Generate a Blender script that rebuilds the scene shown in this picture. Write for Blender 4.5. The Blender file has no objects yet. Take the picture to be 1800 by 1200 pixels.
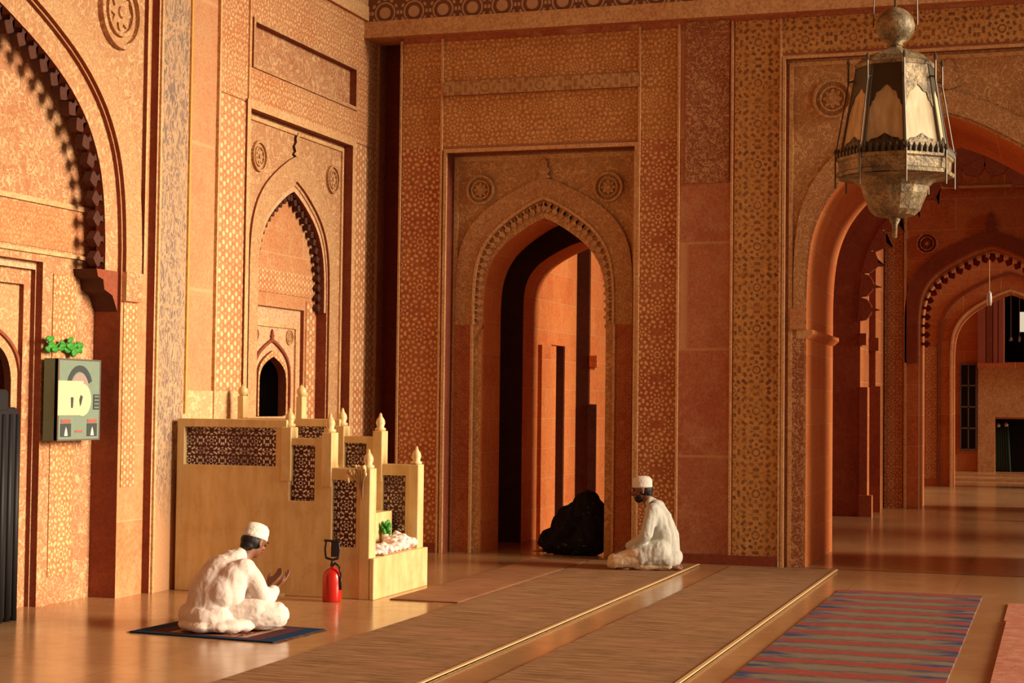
import bpy, bmesh, math, random
from mathutils import Vector, Matrix, noise
from mathutils.geometry import tessellate_polygon
random.seed(7)
PI = math.pi
SC = bpy.context.scene
COL = SC.collection

# ------------------------------------------------------------------ camera
H = 1.62
YAW, PITCH, ROLL, FPX = .317611, .0370034, .011521, 2934.5
cy_, sy_ = math.cos(YAW), math.sin(YAW)
FW = Vector((-sy_*math.cos(PITCH), cy_*math.cos(PITCH), math.sin(PITCH)))
r0_ = Vector((cy_, sy_, 0)); u0_ = r0_.cross(FW)
RT = r0_*math.cos(ROLL) + u0_*math.sin(ROLL)
UP = RT.cross(FW)
CAM = Vector((0, 0, H))
def at(px, py, ax, v):            # world point seen at a photo pixel on the plane axis = v
    d = RT*((px-900)/FPX) - UP*((py-600)/FPX) + FW
    return CAM + d*((v-CAM[ax])/d[ax])
cam = bpy.data.cameras.new('camera'); co = bpy.data.objects.new('camera', cam); COL.objects.link(co)
cam.sensor_width = 36; cam.lens = FPX/1800*36; cam.clip_end = 200
m = Matrix((RT, UP, -FW)).transposed().to_4x4(); m.translation = CAM
co.matrix_world = m; SC.camera = co

# ------------------------------------------------------------------ node helpers
class G:
    def __init__(s, name):
        s.mat = bpy.data.materials.new(name); s.mat.use_nodes = True
        s.nt = s.mat.node_tree; s.nt.nodes.clear()
        s.out = s.n('ShaderNodeOutputMaterial'); s.b = s.n('ShaderNodeBsdfPrincipled')
        s.nt.links.new(s.b.outputs[0], s.out.inputs[0])
        tc = s.n('ShaderNodeTexCoord'); s.P = tc.outputs['Object']
        sx = s.n('ShaderNodeSeparateXYZ'); s.l(s.P, sx.inputs[0]); s.x, s.y, s.z = sx.outputs
    def n(s, t): return s.nt.nodes.new(t)
    def l(s, a, b): s.nt.links.new(a, b)
    def put(s, sock, v):
        if isinstance(v, bpy.types.NodeSocket): s.l(v, sock)
        elif isinstance(v, (tuple, list)) and len(v) == 3 and len(sock.default_value) == 4: sock.default_value = (*v, 1)
        else: sock.default_value = v
    def m(s, op, a, b=None, c=None, clamp=False):
        n = s.n('ShaderNodeMath'); n.operation = op; n.use_clamp = clamp
        for i, v in enumerate((a, b, c)):
            if v is not None: s.put(n.inputs[i], v)
        return n.outputs[0]
    def mix(s, f, a, b, mode='MIX'):
        n = s.n('ShaderNodeMix'); n.data_type = 'RGBA'; n.blend_type = mode
        s.put(n.inputs[0], f); s.put(n.inputs[6], a); s.put(n.inputs[7], b)
        return n.outputs[2]
    def vec(s, x, y, z):
        n = s.n('ShaderNodeCombineXYZ')
        for i, v in enumerate((x, y, z)): s.put(n.inputs[i], v)
        return n.outputs[0]
    def noise(s, scale, detail=4, rough=.6, v=None, dist=0):
        n = s.n('ShaderNodeTexNoise'); s.l(v if v is not None else s.P, n.inputs['Vector'])
        n.inputs['Scale'].default_value = scale; n.inputs['Detail'].default_value = detail
        n.inputs['Roughness'].default_value = rough; n.inputs['Distortion'].default_value = dist
        return n.outputs[0]
    def vor(s, scale, feat='F1', v=None):
        n = s.n('ShaderNodeTexVoronoi'); n.feature = feat; s.l(v if v is not None else s.P, n.inputs['Vector'])
        n.inputs['Scale'].default_value = scale
        return n.outputs['Distance']
    def ramp(s, v, lo, hi):
        n = s.n('ShaderNodeMapRange'); n.clamp = True
        s.put(n.inputs[0], v); s.put(n.inputs[1], lo); s.put(n.inputs[2], hi)
        return n.outputs[0]
    def done(s, col, rough=.7, height=None, bump=.4, dist=.01, spec=.5, metal=0.0):
        s.put(s.b.inputs['Base Color'], col); s.put(s.b.inputs['Roughness'], rough)
        s.put(s.b.inputs['Specular IOR Level'], spec); s.put(s.b.inputs['Metallic'], metal)
        if height is not None:
            n = s.n('ShaderNodeBump'); n.inputs['Strength'].default_value = bump; n.inputs['Distance'].default_value = dist
            s.l(height, n.inputs['Height']); s.l(n.outputs[0], s.b.inputs['Normal'])
        return s.mat
    def uv(s, axis):
        return (s.x if axis == 'B' else s.y if axis == 'A' else s.x), (s.y if axis == 'F' else s.z)
    def ring(s, r, th, ri, wi, N=0, ph=0.0, t=0.0):
        k = s.m('MULTIPLY', s.m('SUBTRACT', wi, s.m('ABSOLUTE', s.m('SUBTRACT', r, ri))), 55.0)
        if N:
            c = s.m('COSINE', s.m('ADD', s.m('MULTIPLY', th, float(N)), ph))
            k = s.m('MINIMUM', k, s.m('MULTIPLY', s.m('SUBTRACT', c, t), 3.0))
        return k
    def cell(s, u, v, u0, v0, w, h):
        a = s.m('SUBTRACT', s.m('FRACT', s.m('DIVIDE', s.m('SUBTRACT', u, u0), w)), .5)
        b = s.m('MULTIPLY', s.m('SUBTRACT', s.m('FRACT', s.m('DIVIDE', s.m('SUBTRACT', v, v0), h)), .5), h/w)
        return s.m('SQRT', s.m('ADD', s.m('MULTIPLY', a, a), s.m('MULTIPLY', b, b))), s.m('ARCTAN2', b, a)
    def rosette(s, axis, u0, v0, w, h, N=10):
        u, v = s.uv(axis)
        r, th = s.cell(u, v, u0, v0, w, h)
        rings = [(.075, .024), (.165, .040, N, 0, .1), (.265, .040, N, PI, .0), (.365, .042, N, 0, -.1), (.47, .042, N*2, PI, .0)]
        k = None
        for q in rings:
            x = s.ring(r, th, *q); k = x if k is None else s.m('MAXIMUM', k, x)
        inner = s.m('LESS_THAN', r, .53)
        r2, t2 = s.cell(u, v, u0+w/2, v0+h/2, w, h)
        j = None
        for q in [(.05, .018), (.12, .03, N-2, 0, .0), (.2, .035, N-2, PI, .0), (.29, .035, 2*N-4, 0, .0)]:
            x = s.ring(r2, t2, *q); j = x if j is None else s.m('MAXIMUM', j, x)
        a = s.m('MULTIPLY', s.m('MAXIMUM', k, 0.0), inner)
        b = s.m('MULTIPLY', s.m('MAXIMUM', j, 0.0), s.m('SUBTRACT', 1.0, inner))
        return s.m('ADD', a, b, clamp=True)
    def lattice(s, axis, u0, v0, w):      # six-fold star and lozenge lattice
        u, v = s.uv(axis)
        k = 2*PI/w; su = s.m('MULTIPLY', s.m('SUBTRACT', u, u0), k); sv = s.m('MULTIPLY', s.m('SUBTRACT', v, v0), k)
        tot = None
        for i in range(3):
            a = i*PI/3+PI/2
            c = s.m('COSINE', s.m('ADD', s.m('MULTIPLY', su, math.cos(a)), s.m('MULTIPLY', sv, math.sin(a))))
            c2 = s.m('COSINE', s.m('MULTIPLY', s.m('ADD', s.m('MULTIPLY', su, math.cos(a+PI/6)), s.m('MULTIPLY', sv, math.sin(a+PI/6))), 3**.5))
            t = s.m('SUBTRACT', s.m('MULTIPLY', c2, 1.0), s.m('MULTIPLY', c, .55))
            tot = t if tot is None else s.m('ADD', tot, t)
        return s.ramp(tot, .45, 1.0)

# stone palette (linear)
RED = (.42, .115, .042); RED2 = (.30, .07, .028); ORG = (.52, .19, .07); TAN = (.58, .30, .13); CREAM = (.74, .48, .24)
DRED = (.24, .045, .02)
def stone(name, c1=RED, c2=ORG, c3=TAN, nscale=1.3, rough=.8, pat=None, pc=CREAM, pamt=.8, axis='B', joints=None, carve=None, worn=True, dirt=.35):
    g = G(name)
    n1 = g.noise(nscale, 5, .65); n2 = g.noise(nscale*3.3, 5, .7); n3 = g.noise(38, 3, .6)
    col = g.mix(g.ramp(n1, .38, .62), c1, c2)
    col = g.mix(g.m('MULTIPLY', g.ramp(n2, .5, .72), .7), col, c3)
    col = g.mix(g.m('MULTIPLY', g.ramp(n3, .42, .66), .42), col, (.1, .035, .015))
    n4 = g.noise(17, 4, .75); col = g.mix(g.m('MULTIPLY', g.ramp(n4, .52, .68), .4), col, c3)
    hgt = g.m('MULTIPLY', n3, .3)
    if joints:
        u, v = g.uv(axis)
        jh, jw = joints
        row = g.m('FLOOR', g.m('DIVIDE', v, jh))
        fv = g.m('ABSOLUTE', g.m('SUBTRACT', g.m('FRACT', g.m('DIVIDE', v, jh)), .5))
        uu = g.m('ADD', g.m('DIVIDE', u, jw), g.m('MULTIPLY', row, .37))
        fu = g.m('ABSOLUTE', g.m('SUBTRACT', g.m('FRACT', uu), .5))
        j = g.m('MAXIMUM', g.ramp(fv, .5-.018, .5-.006), g.ramp(fu, .5-.012, .5-.004))
        wn = g.n('ShaderNodeTexWhiteNoise'); wn.noise_dimensions = '2D'
        g.l(g.vec(g.m('FLOOR', uu), row, 0.0), wn.inputs['Vector'])
        col = g.mix(g.m('MULTIPLY', wn.outputs['Value'], .35), col, c3)
        col = g.mix(g.m('MULTIPLY', j, .55), col, (.62, .36, .18))
        hgt = g.m('SUBTRACT', hgt, g.m('MULTIPLY', j, .5))
    if carve:
        u, v = g.uv(axis)
        w = g.noise(carve, 1.5, .5, dist=1.2)
        k = g.m('SUBTRACT', 1.0, g.ramp(g.m('ABSOLUTE', g.m('SUBTRACT', w, .5)), .02, .05))
        w2 = g.vor(carve*1.6)
        k = g.m('MAXIMUM', k, g.m('SUBTRACT', 1.0, g.ramp(w2, .12, .2)))
        col = g.mix(g.m('MULTIPLY', g.m('SUBTRACT', 1.0, k), .5), col, tuple(q*.62 for q in c1))
        col = g.mix(g.m('MULTIPLY', k, .45), col, CREAM)
        hgt = g.m('ADD', hgt, g.m('MULTIPLY', k, .9))
    if pat:
        k = pat(g)
        if worn: k = g.m('MULTIPLY', k, g.m('ADD', .45, g.m('MULTIPLY', g.ramp(n2, .3, .62), .55)))
        col = g.mix(g.m('MULTIPLY', k, pamt), col, pc)
        hgt = g.m('ADD', hgt, k)
    return g.done(col, rough, hgt, .45, .012, .3)

def flat(name, col, rough=.6, var=.12, spec=.4, metal=0, nscale=20, bump=.15):
    g = G(name); n = g.noise(nscale, 4, .6)
    c = g.mix(g.m('MULTIPLY', n, var*2), col, tuple(x*.45 for x in col))
    return g.done(c, rough, n, bump, .004, spec, metal)

M = {}
M['plain'] = stone('red_sandstone', RED, ORG, TAN, joints=(.62, 1.1), axis='B')
M['plainA'] = stone('warm_sandstone', ORG, (.55, .24, .10), (.62, .36, .17), joints=(.62, 1.3), axis='A')
M['soffit'] = stone('deep_red_sandstone', (.60, .13, .03), (.68, .19, .045), (.70, .26, .07), joints=(.36, .9), axis='A')
M['redpanel'] = stone('bare_red_sandstone_slab', (.40, .085, .035), (.50, .16, .07), (.62, .36, .20), nscale=.9, joints=(1.1, 5), axis='B')
M['mould'] = stone('pale_sandstone_moulding', (.62, .33, .14), (.70, .42, .2), CREAM, nscale=3)
M['rosB'] = stone('rosette_inlay_stone', (.40, .11, .04), (.47, .17, .06), ORG, pat=lambda g: g.rosette('B', -6.86, .12, .45, .5), pc=(.84, .50, .22), pamt=.95)
M['rosB2'] = stone('rosette_inlay_stone_right', (.40, .11, .04), (.47, .17, .06), ORG, pat=lambda g: g.rosette('B', -4.18, -.02, .40, .48), pc=(.84, .52, .22), pamt=.95)
M['rosB3'] = stone('rosette_inlay_stone_pier', (.56, .27, .075), (.62, .32, .10), (.64, .38, .16), pat=lambda g: g.rosette('B', -3.18, .1, .48, .42, 8), pc=(.13, .035, .015), pamt=.85)
M['rosTop'] = stone('star_mosaic_stone', (.46, .18, .05), (.52, .24, .07), TAN, pat=lambda g: g.rosette('B', -6.88, 4.4, .4, .4), pc=(.78, .46, .18))
M['carveB'] = stone('carved_scroll_stone', (.56, .29, .11), (.60, .33, .14), (.64, .38, .17), carve=11)
M['carveR'] = stone('carved_foliage_slab', (.34, .11, .045), (.46, .18, .08), TAN, carve=15)
M['bandB'] = stone('carved_arch_band_stone', (.54, .26, .10), (.60, .33, .14), (.66, .42, .2), carve=20)
M['budB'] = stone('pale_lotus_bud_stone', (.50, .26, .12), (.60, .36, .18), CREAM, nscale=8)
M['latA'] = stone('star_lattice_stone', ORG, (.56, .26, .11), TAN, pat=lambda g: g.lattice('A', 13.8, 0, .115), pc=(.85, .62, .36), axis='A')
M['latA2'] = stone('fine_star_lattice_stone', ORG, (.56, .26, .11), TAN, pat=lambda g: g.lattice('A', 13.8, 0, .08), pc=(.82, .58, .32), axis='A')
M['rosA'] = stone('small_rosette_stone', ORG, (.55, .26, .11), TAN, pat=lambda g: g.rosette('A', 13.2, 4.38, .36, .36, 8), pc=(.80, .54, .28), axis='A')
M['rosA2'] = stone('niche_rosette_stone', ORG, (.55, .24, .10), TAN, pat=lambda g: g.rosette('A', 11.36, .2, .34, .36, 8), pc=(.88, .58, .28), axis='A')
M['carveA'] = stone('warm_carved_stone', (.56, .27, .12), (.60, .32, .15), (.68, .42, .22), carve=10, axis='A')
M['bandA'] = stone('warm_carved_band_stone', (.58, .30, .13), (.62, .34, .16), (.68, .42, .22), carve=24, axis='A')
M['smoothA'] = stone('pale_smooth_stone', (.64, .36, .19), (.68, .40, .22), (.72, .48, .28), axis='A')
M['floralA'] = stone('painted_floral_stone', (.52, .20, .085), (.58, .30, .14), (.70, .48, .28), nscale=2.2, carve=12, axis='A')
M['darkst'] = stone('dark_shade_stone', (.05, .014, .010), (.07, .02, .012), (.10, .03, .018))  # near-black stone for bud fringe; also shade painted on passage faces
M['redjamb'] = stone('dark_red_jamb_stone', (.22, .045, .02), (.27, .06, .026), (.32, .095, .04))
M['farst'] = stone('far_hall_sandstone', (.48, .12, .035), (.55, .17, .05), (.6, .24, .08), joints=(.5, 1.2))
M['farpat'] = stone('far_hall_inlay_stone', (.44, .13, .04), (.5, .17, .055), TAN, pat=lambda g: g.rosette('B', -2.8, 0, .38, .38, 8), pc=(.7, .4, .17))
M['nearblack'] = flat('near_black_stone', (.012, .006, .004), .95)  # even near-black for niche hollow, far recesses and grille backing
def m_script():
    g = G('weathered_inscription_stone')
    col = g.mix(g.ramp(g.noise(2.2, 5, .7), .4, .62), (.13, .10, .095), (.24, .15, .10))
    v = g.vec(g.m('MULTIPLY', g.y, 22.0), 0.0, g.m('MULTIPLY', g.z, 9.0))
    w = g.noise(1.0, 3, .6, v=v, dist=.9)
    k = g.ramp(g.m('ABSOLUTE', g.m('SUBTRACT', w, .5)), .03, .09)
    zz = g.ramp(g.m('FRACT', g.m('MULTIPLY', g.z, .83)), .0, .025)
    col = g.mix(g.m('MULTIPLY', k, .85), (.48, .30, .17), col)
    col = g.mix(g.m('MULTIPLY', g.m('SUBTRACT', 1.0, zz), .5), col, (.55, .33, .14))
    low = g.m('SUBTRACT', 1.0, g.ramp(g.m('ADD', g.z, g.m('MULTIPLY', g.noise(5), .5)), .7, 1.3))
    col = g.mix(low, col, (.58, .31, .15))
    return g.done(col, .8, k, .4, .01, .3)
M['script'] = m_script()
def m_frieze():
    g = G('medallion_frieze_stone')
    r, th = g.cell(g.x, g.z, -6.9, 5.72, .34, .36)
    k = g.m('MAXIMUM', g.ring(r, th, .33, .035, 0), g.m('MAXIMUM', g.ring(r, th, .1, .1, 0), g.ring(r, th, .44, .05, 12, 0, -.2)))
    k = g.m('MAXIMUM', k, 0.0); k = g.m('MINIMUM', k, 1.0)
    col = g.mix(k, (.20, .075, .035), (.56, .33, .17))
    return g.done(col, .8, k, .6, .02, .3)
M['frieze'] = m_frieze()
def m_floor():
    g = G('polished_buff_marble')
    n = g.noise(.9, 5, .6); n2 = g.noise(6, 4, .6)
    col = g.mix(g.ramp(n, .35, .65), (.40, .215, .095), (.50, .30, .14))
    col = g.mix(g.m('MULTIPLY', g.ramp(n2, .45, .7), .35), col, (.30, .14, .06))
    fx = g.m('ABSOLUTE', g.m('SUBTRACT', g.m('FRACT', g.m('DIVIDE', g.x, .9)), .5))
    fy = g.m('ABSOLUTE', g.m('SUBTRACT', g.m('FRACT', g.m('DIVIDE', g.y, .9)), .5))
    j = g.m('MAXIMUM', g.ramp(fx, .492, .498), g.ramp(fy, .492, .498))
    col = g.mix(g.m('MULTIPLY', j, .5), col, (.2, .09, .04))
    return g.done(col, g.m('ADD', .12, g.m('MULTIPLY', n2, .14)), n2, .05, .002, .5)
M['floor'] = m_floor()
def m_straw(name, a, b):
    g = G(name)
    v = g.vec(g.m('MULTIPLY', g.x, 2.2), g.m('MULTIPLY', g.y, 26.0), 0.0)
    n = g.noise(1.0, 4, .7, v=v); n2 = g.noise(1.1, 4, .6)
    w = g.m('SINE', g.m('MULTIPLY', g.y, 210.0))
    col = g.mix(g.ramp(n, .36, .62), a, b)
    col = g.mix(g.m('MULTIPLY', g.ramp(n2, .5, .68), .35), col, (.42, .19, .10))
    col = g.mix(g.m('MULTIPLY', g.ramp(g.noise(3.0, 5, .7), .55, .7), .45), col, (.12, .065, .035))
    return g.done(col, .92, g.m('ADD', n, g.m('MULTIPLY', w, .2)), .5, .006, .12)
M['straw'] = m_straw('woven_straw', (.17, .085, .038), (.38, .22, .11))
M['straw2'] = m_straw('worn_reddish_straw', (.24, .10, .045), (.34, .17, .08))
M['strawedge'] = flat('pale_mat_binding', (.62, .38, .17), .7)
def m_kilim():
    g = G('striped_dhurrie_weave')
    wob = g.m('MULTIPLY', g.m('SUBTRACT', g.noise(2.5, 3, .6), .5), .22)
    yy = g.m('ADD', g.m('MULTIPLY', g.y, 1.0), wob)
    n = g.noise(7, 5, .75, v=g.vec(g.x, g.m('MULTIPLY', g.y, 5.0), 0.0))
    s1 = g.ramp(g.m('ADD', g.m('SINE', g.m('MULTIPLY', yy, 13.5)), g.m('MULTIPLY', g.m('SUBTRACT', n, .5), 1.6)), .1, .55)
    s2 = g.ramp(g.m('SINE', g.m('ADD', g.m('MULTIPLY', yy, 27.0), 1.2)), .35, .8)
    col = g.mix(s1, (.21, .165, .12), (.31, .065, .05))
    col = g.mix(g.m('MULTIPLY', g.m('MULTIPLY', s2, g.ramp(n, .42, .58)), .8), col, (.05, .05, .07))
    col = g.mix(g.m('MULTIPLY', g.ramp(n, .56, .7), .5), col, (.40, .30, .20))
    ed = g.ramp(g.m('ABSOLUTE', g.x), .32, .5)
    bl = g.ramp(g.noise(2.4, 3, .6, v=g.vec(g.m('MULTIPLY', g.x, .8), g.m('MULTIPLY', g.y, 2.6), 0.0)), .46, .56)
    col = g.mix(g.m('MULTIPLY', g.m('MULTIPLY', ed, bl), g.m('SUBTRACT', 1.0, g.m('MULTIPLY', s1, .8))), col, (.05, .06, .13))
    return g.done(col, .95, n, .4, .006, .1)
M['kilim'] = m_kilim()
def m_pink():
    g = G('faded_pink_carpet')
    n = g.noise(8, 5, .7); n2 = g.vor(14)
    col = g.mix(g.ramp(n, .4, .65), (.46, .17, .11), (.56, .28, .18))
    col = g.mix(g.m('SUBTRACT', 1.0, g.ramp(n2, .08, .16)), col, (.25, .07, .05))
    return g.done(col, .95, n, .3, .005, .1)
M['pink'] = m_pink()
def m_prayer():
    g = G('prayer_rug_weave')
    ex = g.m('ABSOLUTE', g.m('DIVIDE', g.x, .58)); ey = g.m('ABSOLUTE', g.m('DIVIDE', g.y, .37))
    e = g.m('MAXIMUM', g.m('SUBTRACT', g.m('MULTIPLY', ex, .6), -.4), ey)
    n = g.vor(26); k = g.m('SUBTRACT', 1.0, g.ramp(n, .25, .4))
    inner = g.mix(k, (.16, .035, .03), (.50, .32, .22))
    col = g.mix(g.m('GREATER_THAN', e, .66), inner, (.42, .28, .18))
    col = g.mix(g.m('GREATER_THAN', e, .72), col, (.10, .03, .035))
    col = g.mix(g.m('GREATER_THAN', e, .86), col, (.012, .035, .085))
    return g.done(col, .95, n, .3, .005, .1)
M['prayer'] = m_prayer()
def m_marble():
    g = G('cream_marble'); v = g.vec(g.m('MULTIPLY', g.x, 5.0), g.m('MULTIPLY', g.y, 5.0), g.z)
    n = g.noise(2.0, 5, .65, v=v); n2 = g.noise(5, 5, .7)
    col = g.mix(g.ramp(n, .35, .65), (.60, .40, .16), (.72, .54, .27))
    col = g.mix(g.m('MULTIPLY', g.ramp(n2, .5, .7), .45), col, (.42, .25, .10))
    return g.done(col, .38, n2, .12, .004, .5)
M['minbar'] = m_marble()
def m_jali():
    g = G('pierced_screen_stone')
    k = g.rosette('B', 0.02, .0, .21, .17, 6)
    fade = g.ramp(g.noise(3.0, 2), .38, .55)
    col = g.mix(g.m('MULTIPLY', k, g.m('ADD', .35, g.m('MULTIPLY', fade, .65))), (.085, .022, .016), (.9, .86, .84))  # solid panel; light through the piercings painted as white dots
    return g.done(col, .6, k, .5, .008, .3)
M['jali'] = m_jali()
def m_cloth(name, a, b, fold=14):
    g = G(name); n = g.noise(fold, 3, .5, dist=.6); w = g.noise(160, 2)
    col = g.mix(g.ramp(g.noise(3), .4, .7), a, b)
    return g.done(col, .9, g.m('ADD', n, g.m('MULTIPLY', w, .06)), .5, .02, .15)
M['white'] = m_cloth('white_cotton', (.70, .60, .54), (.75, .66, .60))
M['greyshirt'] = m_cloth('pale_grey_cotton', (.52, .52, .47), (.60, .60, .54))
M['creamcloth'] = m_cloth('cream_cotton', (.70, .54, .36), (.76, .62, .44))
M['pinkcloth'] = m_cloth('blush_cotton', (.80, .60, .54), (.86, .72, .68), 30)
M['cap'] = m_cloth('knitted_white_cap', (.72, .67, .60), (.78, .73, .66), 60)
def m_black():
    g = G('black_printed_cloth'); n = g.vor(24); k = g.m('SUBTRACT', 1.0, g.ramp(n, .1, .2))
    col = g.mix(g.m('MULTIPLY', k, g.ramp(g.noise(4), .5, .6)), (.008, .007, .008), (.22, .21, .20))
    return g.done(col, .85, g.noise(10, 3), .5, .02, .2)
M['black'] = m_black()
M['skin'] = flat('brown_skin', (.20, .075, .04), .5, .06, nscale=9)
M['hair'] = flat('black_hair', (.008, .006, .005), .6)
M['redpaint'] = flat('red_enamel', (.50, .015, .01), .25, .05, .6)
M['blackpl'] = flat('black_plastic', (.02, .015, .02), .45)
M['silver'] = flat('worn_steel', (.5, .48, .45), .35, .1, .5, .9)
M['brass'] = flat('dark_aged_bronze', (.075, .055, .03), .45, .25, .6, .35, nscale=14)
def m_tarn():
    g = G('tarnished_brass'); n = g.noise(9, 5, .7); v = g.vor(34, 'DISTANCE_TO_EDGE')
    col = g.mix(g.ramp(n, .38, .62), (.13, .095, .05), (.40, .29, .15))
    n3 = g.noise(60, 3, .7)
    col = g.mix(g.m('MULTIPLY', g.ramp(n3, .48, .6), .6), col, (.05, .035, .02))
    return g.done(col, .5, g.m('ADD', n, n3), .5, .01, .5, .2)
M['brasslt'] = m_tarn()
M['wood'] = flat('black_stained_wood', (.010, .008, .009), .6)
M['leaf'] = flat('fresh_green_leaf', (.05, .30, .03), .5, .25)
M['signbg'] = flat('faded_teal_board', (.20, .27, .20), .6, .2)
M['signcream'] = flat('cream_print', (.72, .55, .33), .6, .1)
M['signdark'] = flat('dark_print', (.05, .06, .06), .6, .1)
M['signred'] = flat('red_print', (.42, .10, .07), .6, .1)
M['signpink'] = flat('mauve_print', (.34, .25, .22), .6, .1)
M['signred2'] = flat('pale_figure_print', (.7, .66, .55), .6, .1)
M['greencloth'] = flat('dark_green_drape', (.01, .03, .02), .9)
def m_glass():
    g = G('cloudy_amber_glass')
    n = g.noise(5, 4, .6, v=g.vec(g.m('MULTIPLY', g.x, 5.0), g.m('MULTIPLY', g.y, 5.0), g.z))
    col = g.mix(g.ramp(n, .35, .65), (.55, .40, .20), (.80, .64, .38))
    g.b.inputs['Transmission Weight'].default_value = .25
    return g.done(col, .45, n, .2, .004, .4)
M['glass'] = m_glass()
def m_clear():
    g = G('hazy_lamp_glass'); g.b.inputs['Transmission Weight'].default_value = .4
    return g.done((.85, .8, .75), .3)
M['clear'] = m_clear()
M['brown'] = flat('pinkish_pillar_stone', (.36, .10, .06), .8)
M['bronzegr'] = flat('iron_grille', (.13, .09, .08), .6)

# ------------------------------------------------------------------ mesh helpers
def link(name, me, mats, parent=None, smooth=False, bevel=0):
    o = bpy.data.objects.new(name, me); COL.objects.link(o)
    for x in (mats if isinstance(mats, (list, tuple)) else [mats]): me.materials.append(x)
    if parent: o.parent = parent
    if smooth:
        for p in me.polygons: p.use_smooth = True
    if bevel:
        b = o.modifiers.new('bevel', 'BEVEL'); b.width = bevel; b.segments = 2; b.limit_method = 'ANGLE'
    return o
def thing(name, label, cat, loc=(0, 0, 0), rz=0, group=None):
    o = bpy.data.objects.new(name, None); COL.objects.link(o); o.location = loc; o.rotation_euler = (0, 0, rz)
    o.empty_display_size = .1
    return tag(o, label, cat, group)
def tag(o, label, cat, group=None):
    o['label'] = label; o['category'] = cat
    if group: o['group'] = group
    return o
def struct(o, label=None):
    o['kind'] = 'structure'
    if label: o['label'] = label
    return o

def area2(l): return sum(l[i][0]*l[(i+1) % len(l)][1]-l[(i+1) % len(l)][0]*l[i][1] for i in range(len(l)))
def to3(wall, u, v, d):      # A: faces +X (d towards the room), B: faces -Y, F: floor (d up)
    return Vector((d, u, v)) if wall == 'A' else Vector((u, d, v)) if wall == 'B' else Vector((u, v, d))
def prism(name, loops, wall, d0, d1, mats, parent=None, smooth_side=False, bevel=0):
    """polygon with holes, front face at d1, back at d0 (world coordinates of the axis)"""
    loops = [list(l) for l in loops]
    if area2(loops[0]) < 0: loops[0].reverse()
    for l in loops[1:]:
        if area2(l) > 0: l.reverse()
    pts = [p for l in loops for p in l]
    tris = tessellate_polygon([[Vector((p[0], p[1], 0)) for p in l] for l in loops])
    n = len(pts)
    verts = [to3(wall, u, v, d1) for u, v in pts] + [to3(wall, u, v, d0) for u, v in pts]
    faces, mi = [], []
    for t in tris:
        faces.append(tuple(t)); mi.append(0); faces.append(tuple(i+n for i in reversed(t))); mi.append(0)
    base = 0
    for l in loops:
        k = len(l)
        for i in range(k):
            j = (i+1) % k; faces.append((base+i, base+n+i, base+n+j, base+j)); mi.append(1)
        base += k
    me = bpy.data.meshes.new(name); me.from_pydata([tuple(v) for v in verts], [], faces)
    two = isinstance(mats, (list, tuple)) and len(mats) > 1
    for p, q in zip(me.polygons, mi): p.material_index = q if two else 0
    bm = bmesh.new(); bm.from_mesh(me); bmesh.ops.remove_doubles(bm, verts=bm.verts, dist=1e-6)
    bmesh.ops.recalc_face_normals(bm, faces=bm.faces); bm.to_mesh(me); bm.free()
    return link(name, me, mats, parent, bevel=bevel)
def rect(u0, u1, v0, v1): return [(u0, v0), (u1, v0), (u1, v1), (u0, v1)]
NORM = [(1, 0), (.99, .16), (.965, .31), (.92, .43), (.85, .54), (.74, .65), (.6, .745), (.45, .825), (.3, .895), (.15, .955), (0, 1.0)]
def catmull(p, k=4):
    o = []
    for i in range(len(p)-1):
        a = p[max(i-1, 0)]; b = p[i]; c = p[i+1]; d = p[min(i+2, len(p)-1)]
        for j in range(k):
            t = j/k
            o.append(tuple(.5*((2*b[q])+(-a[q]+c[q])*t+(2*a[q]-5*b[q]+4*c[q]-d[q])*t*t+(-a[q]+3*b[q]-3*c[q]+d[q])*t**3) for q in (0, 1)))
    o.append(p[-1]); return o
def arch(c, half, spring, apex, foot=None, k=3):
    """open path from right foot over the apex to left foot"""
    r = [(c+half*x, spring+(apex-spring)*y) for x, y in catmull(NORM, k)]
    l = [(2*c-x, z) for x, z in reversed(r[:-1])]
    p = r+l
    if foot is not None: p = [(c+half, foot)]+p+[(c-half, foot)]
    return p
def band(outer, inner): return list(outer)+list(reversed(inner))
def resample(path, step):
    L = [0]
    for a, b in zip(path, path[1:]): L.append(L[-1]+math.dist(a, b))
    n = max(2, round(L[-1]/step)); out = []; i = 0
    for k in range(n+1):
        s = L[-1]*k/n
        while i < len(L)-2 and L[i+1] < s: i += 1
        t = (s-L[i])/max(L[i+1]-L[i], 1e-9); a, b = path[i], path[i+1]
        out.append((a[0]+(b[0]-a[0])*t, a[1]+(b[1]-a[1])*t))
    return out
BUD = [(.30, -.05), (.40, .18), (.36, .30), (.14, .45), (.12, .60), (.28, .80), (.5, 1.0), (.72, .80), (.88, .60), (.86, .45), (.64, .30), (.60, .18), (.70, -.05)]
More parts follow.
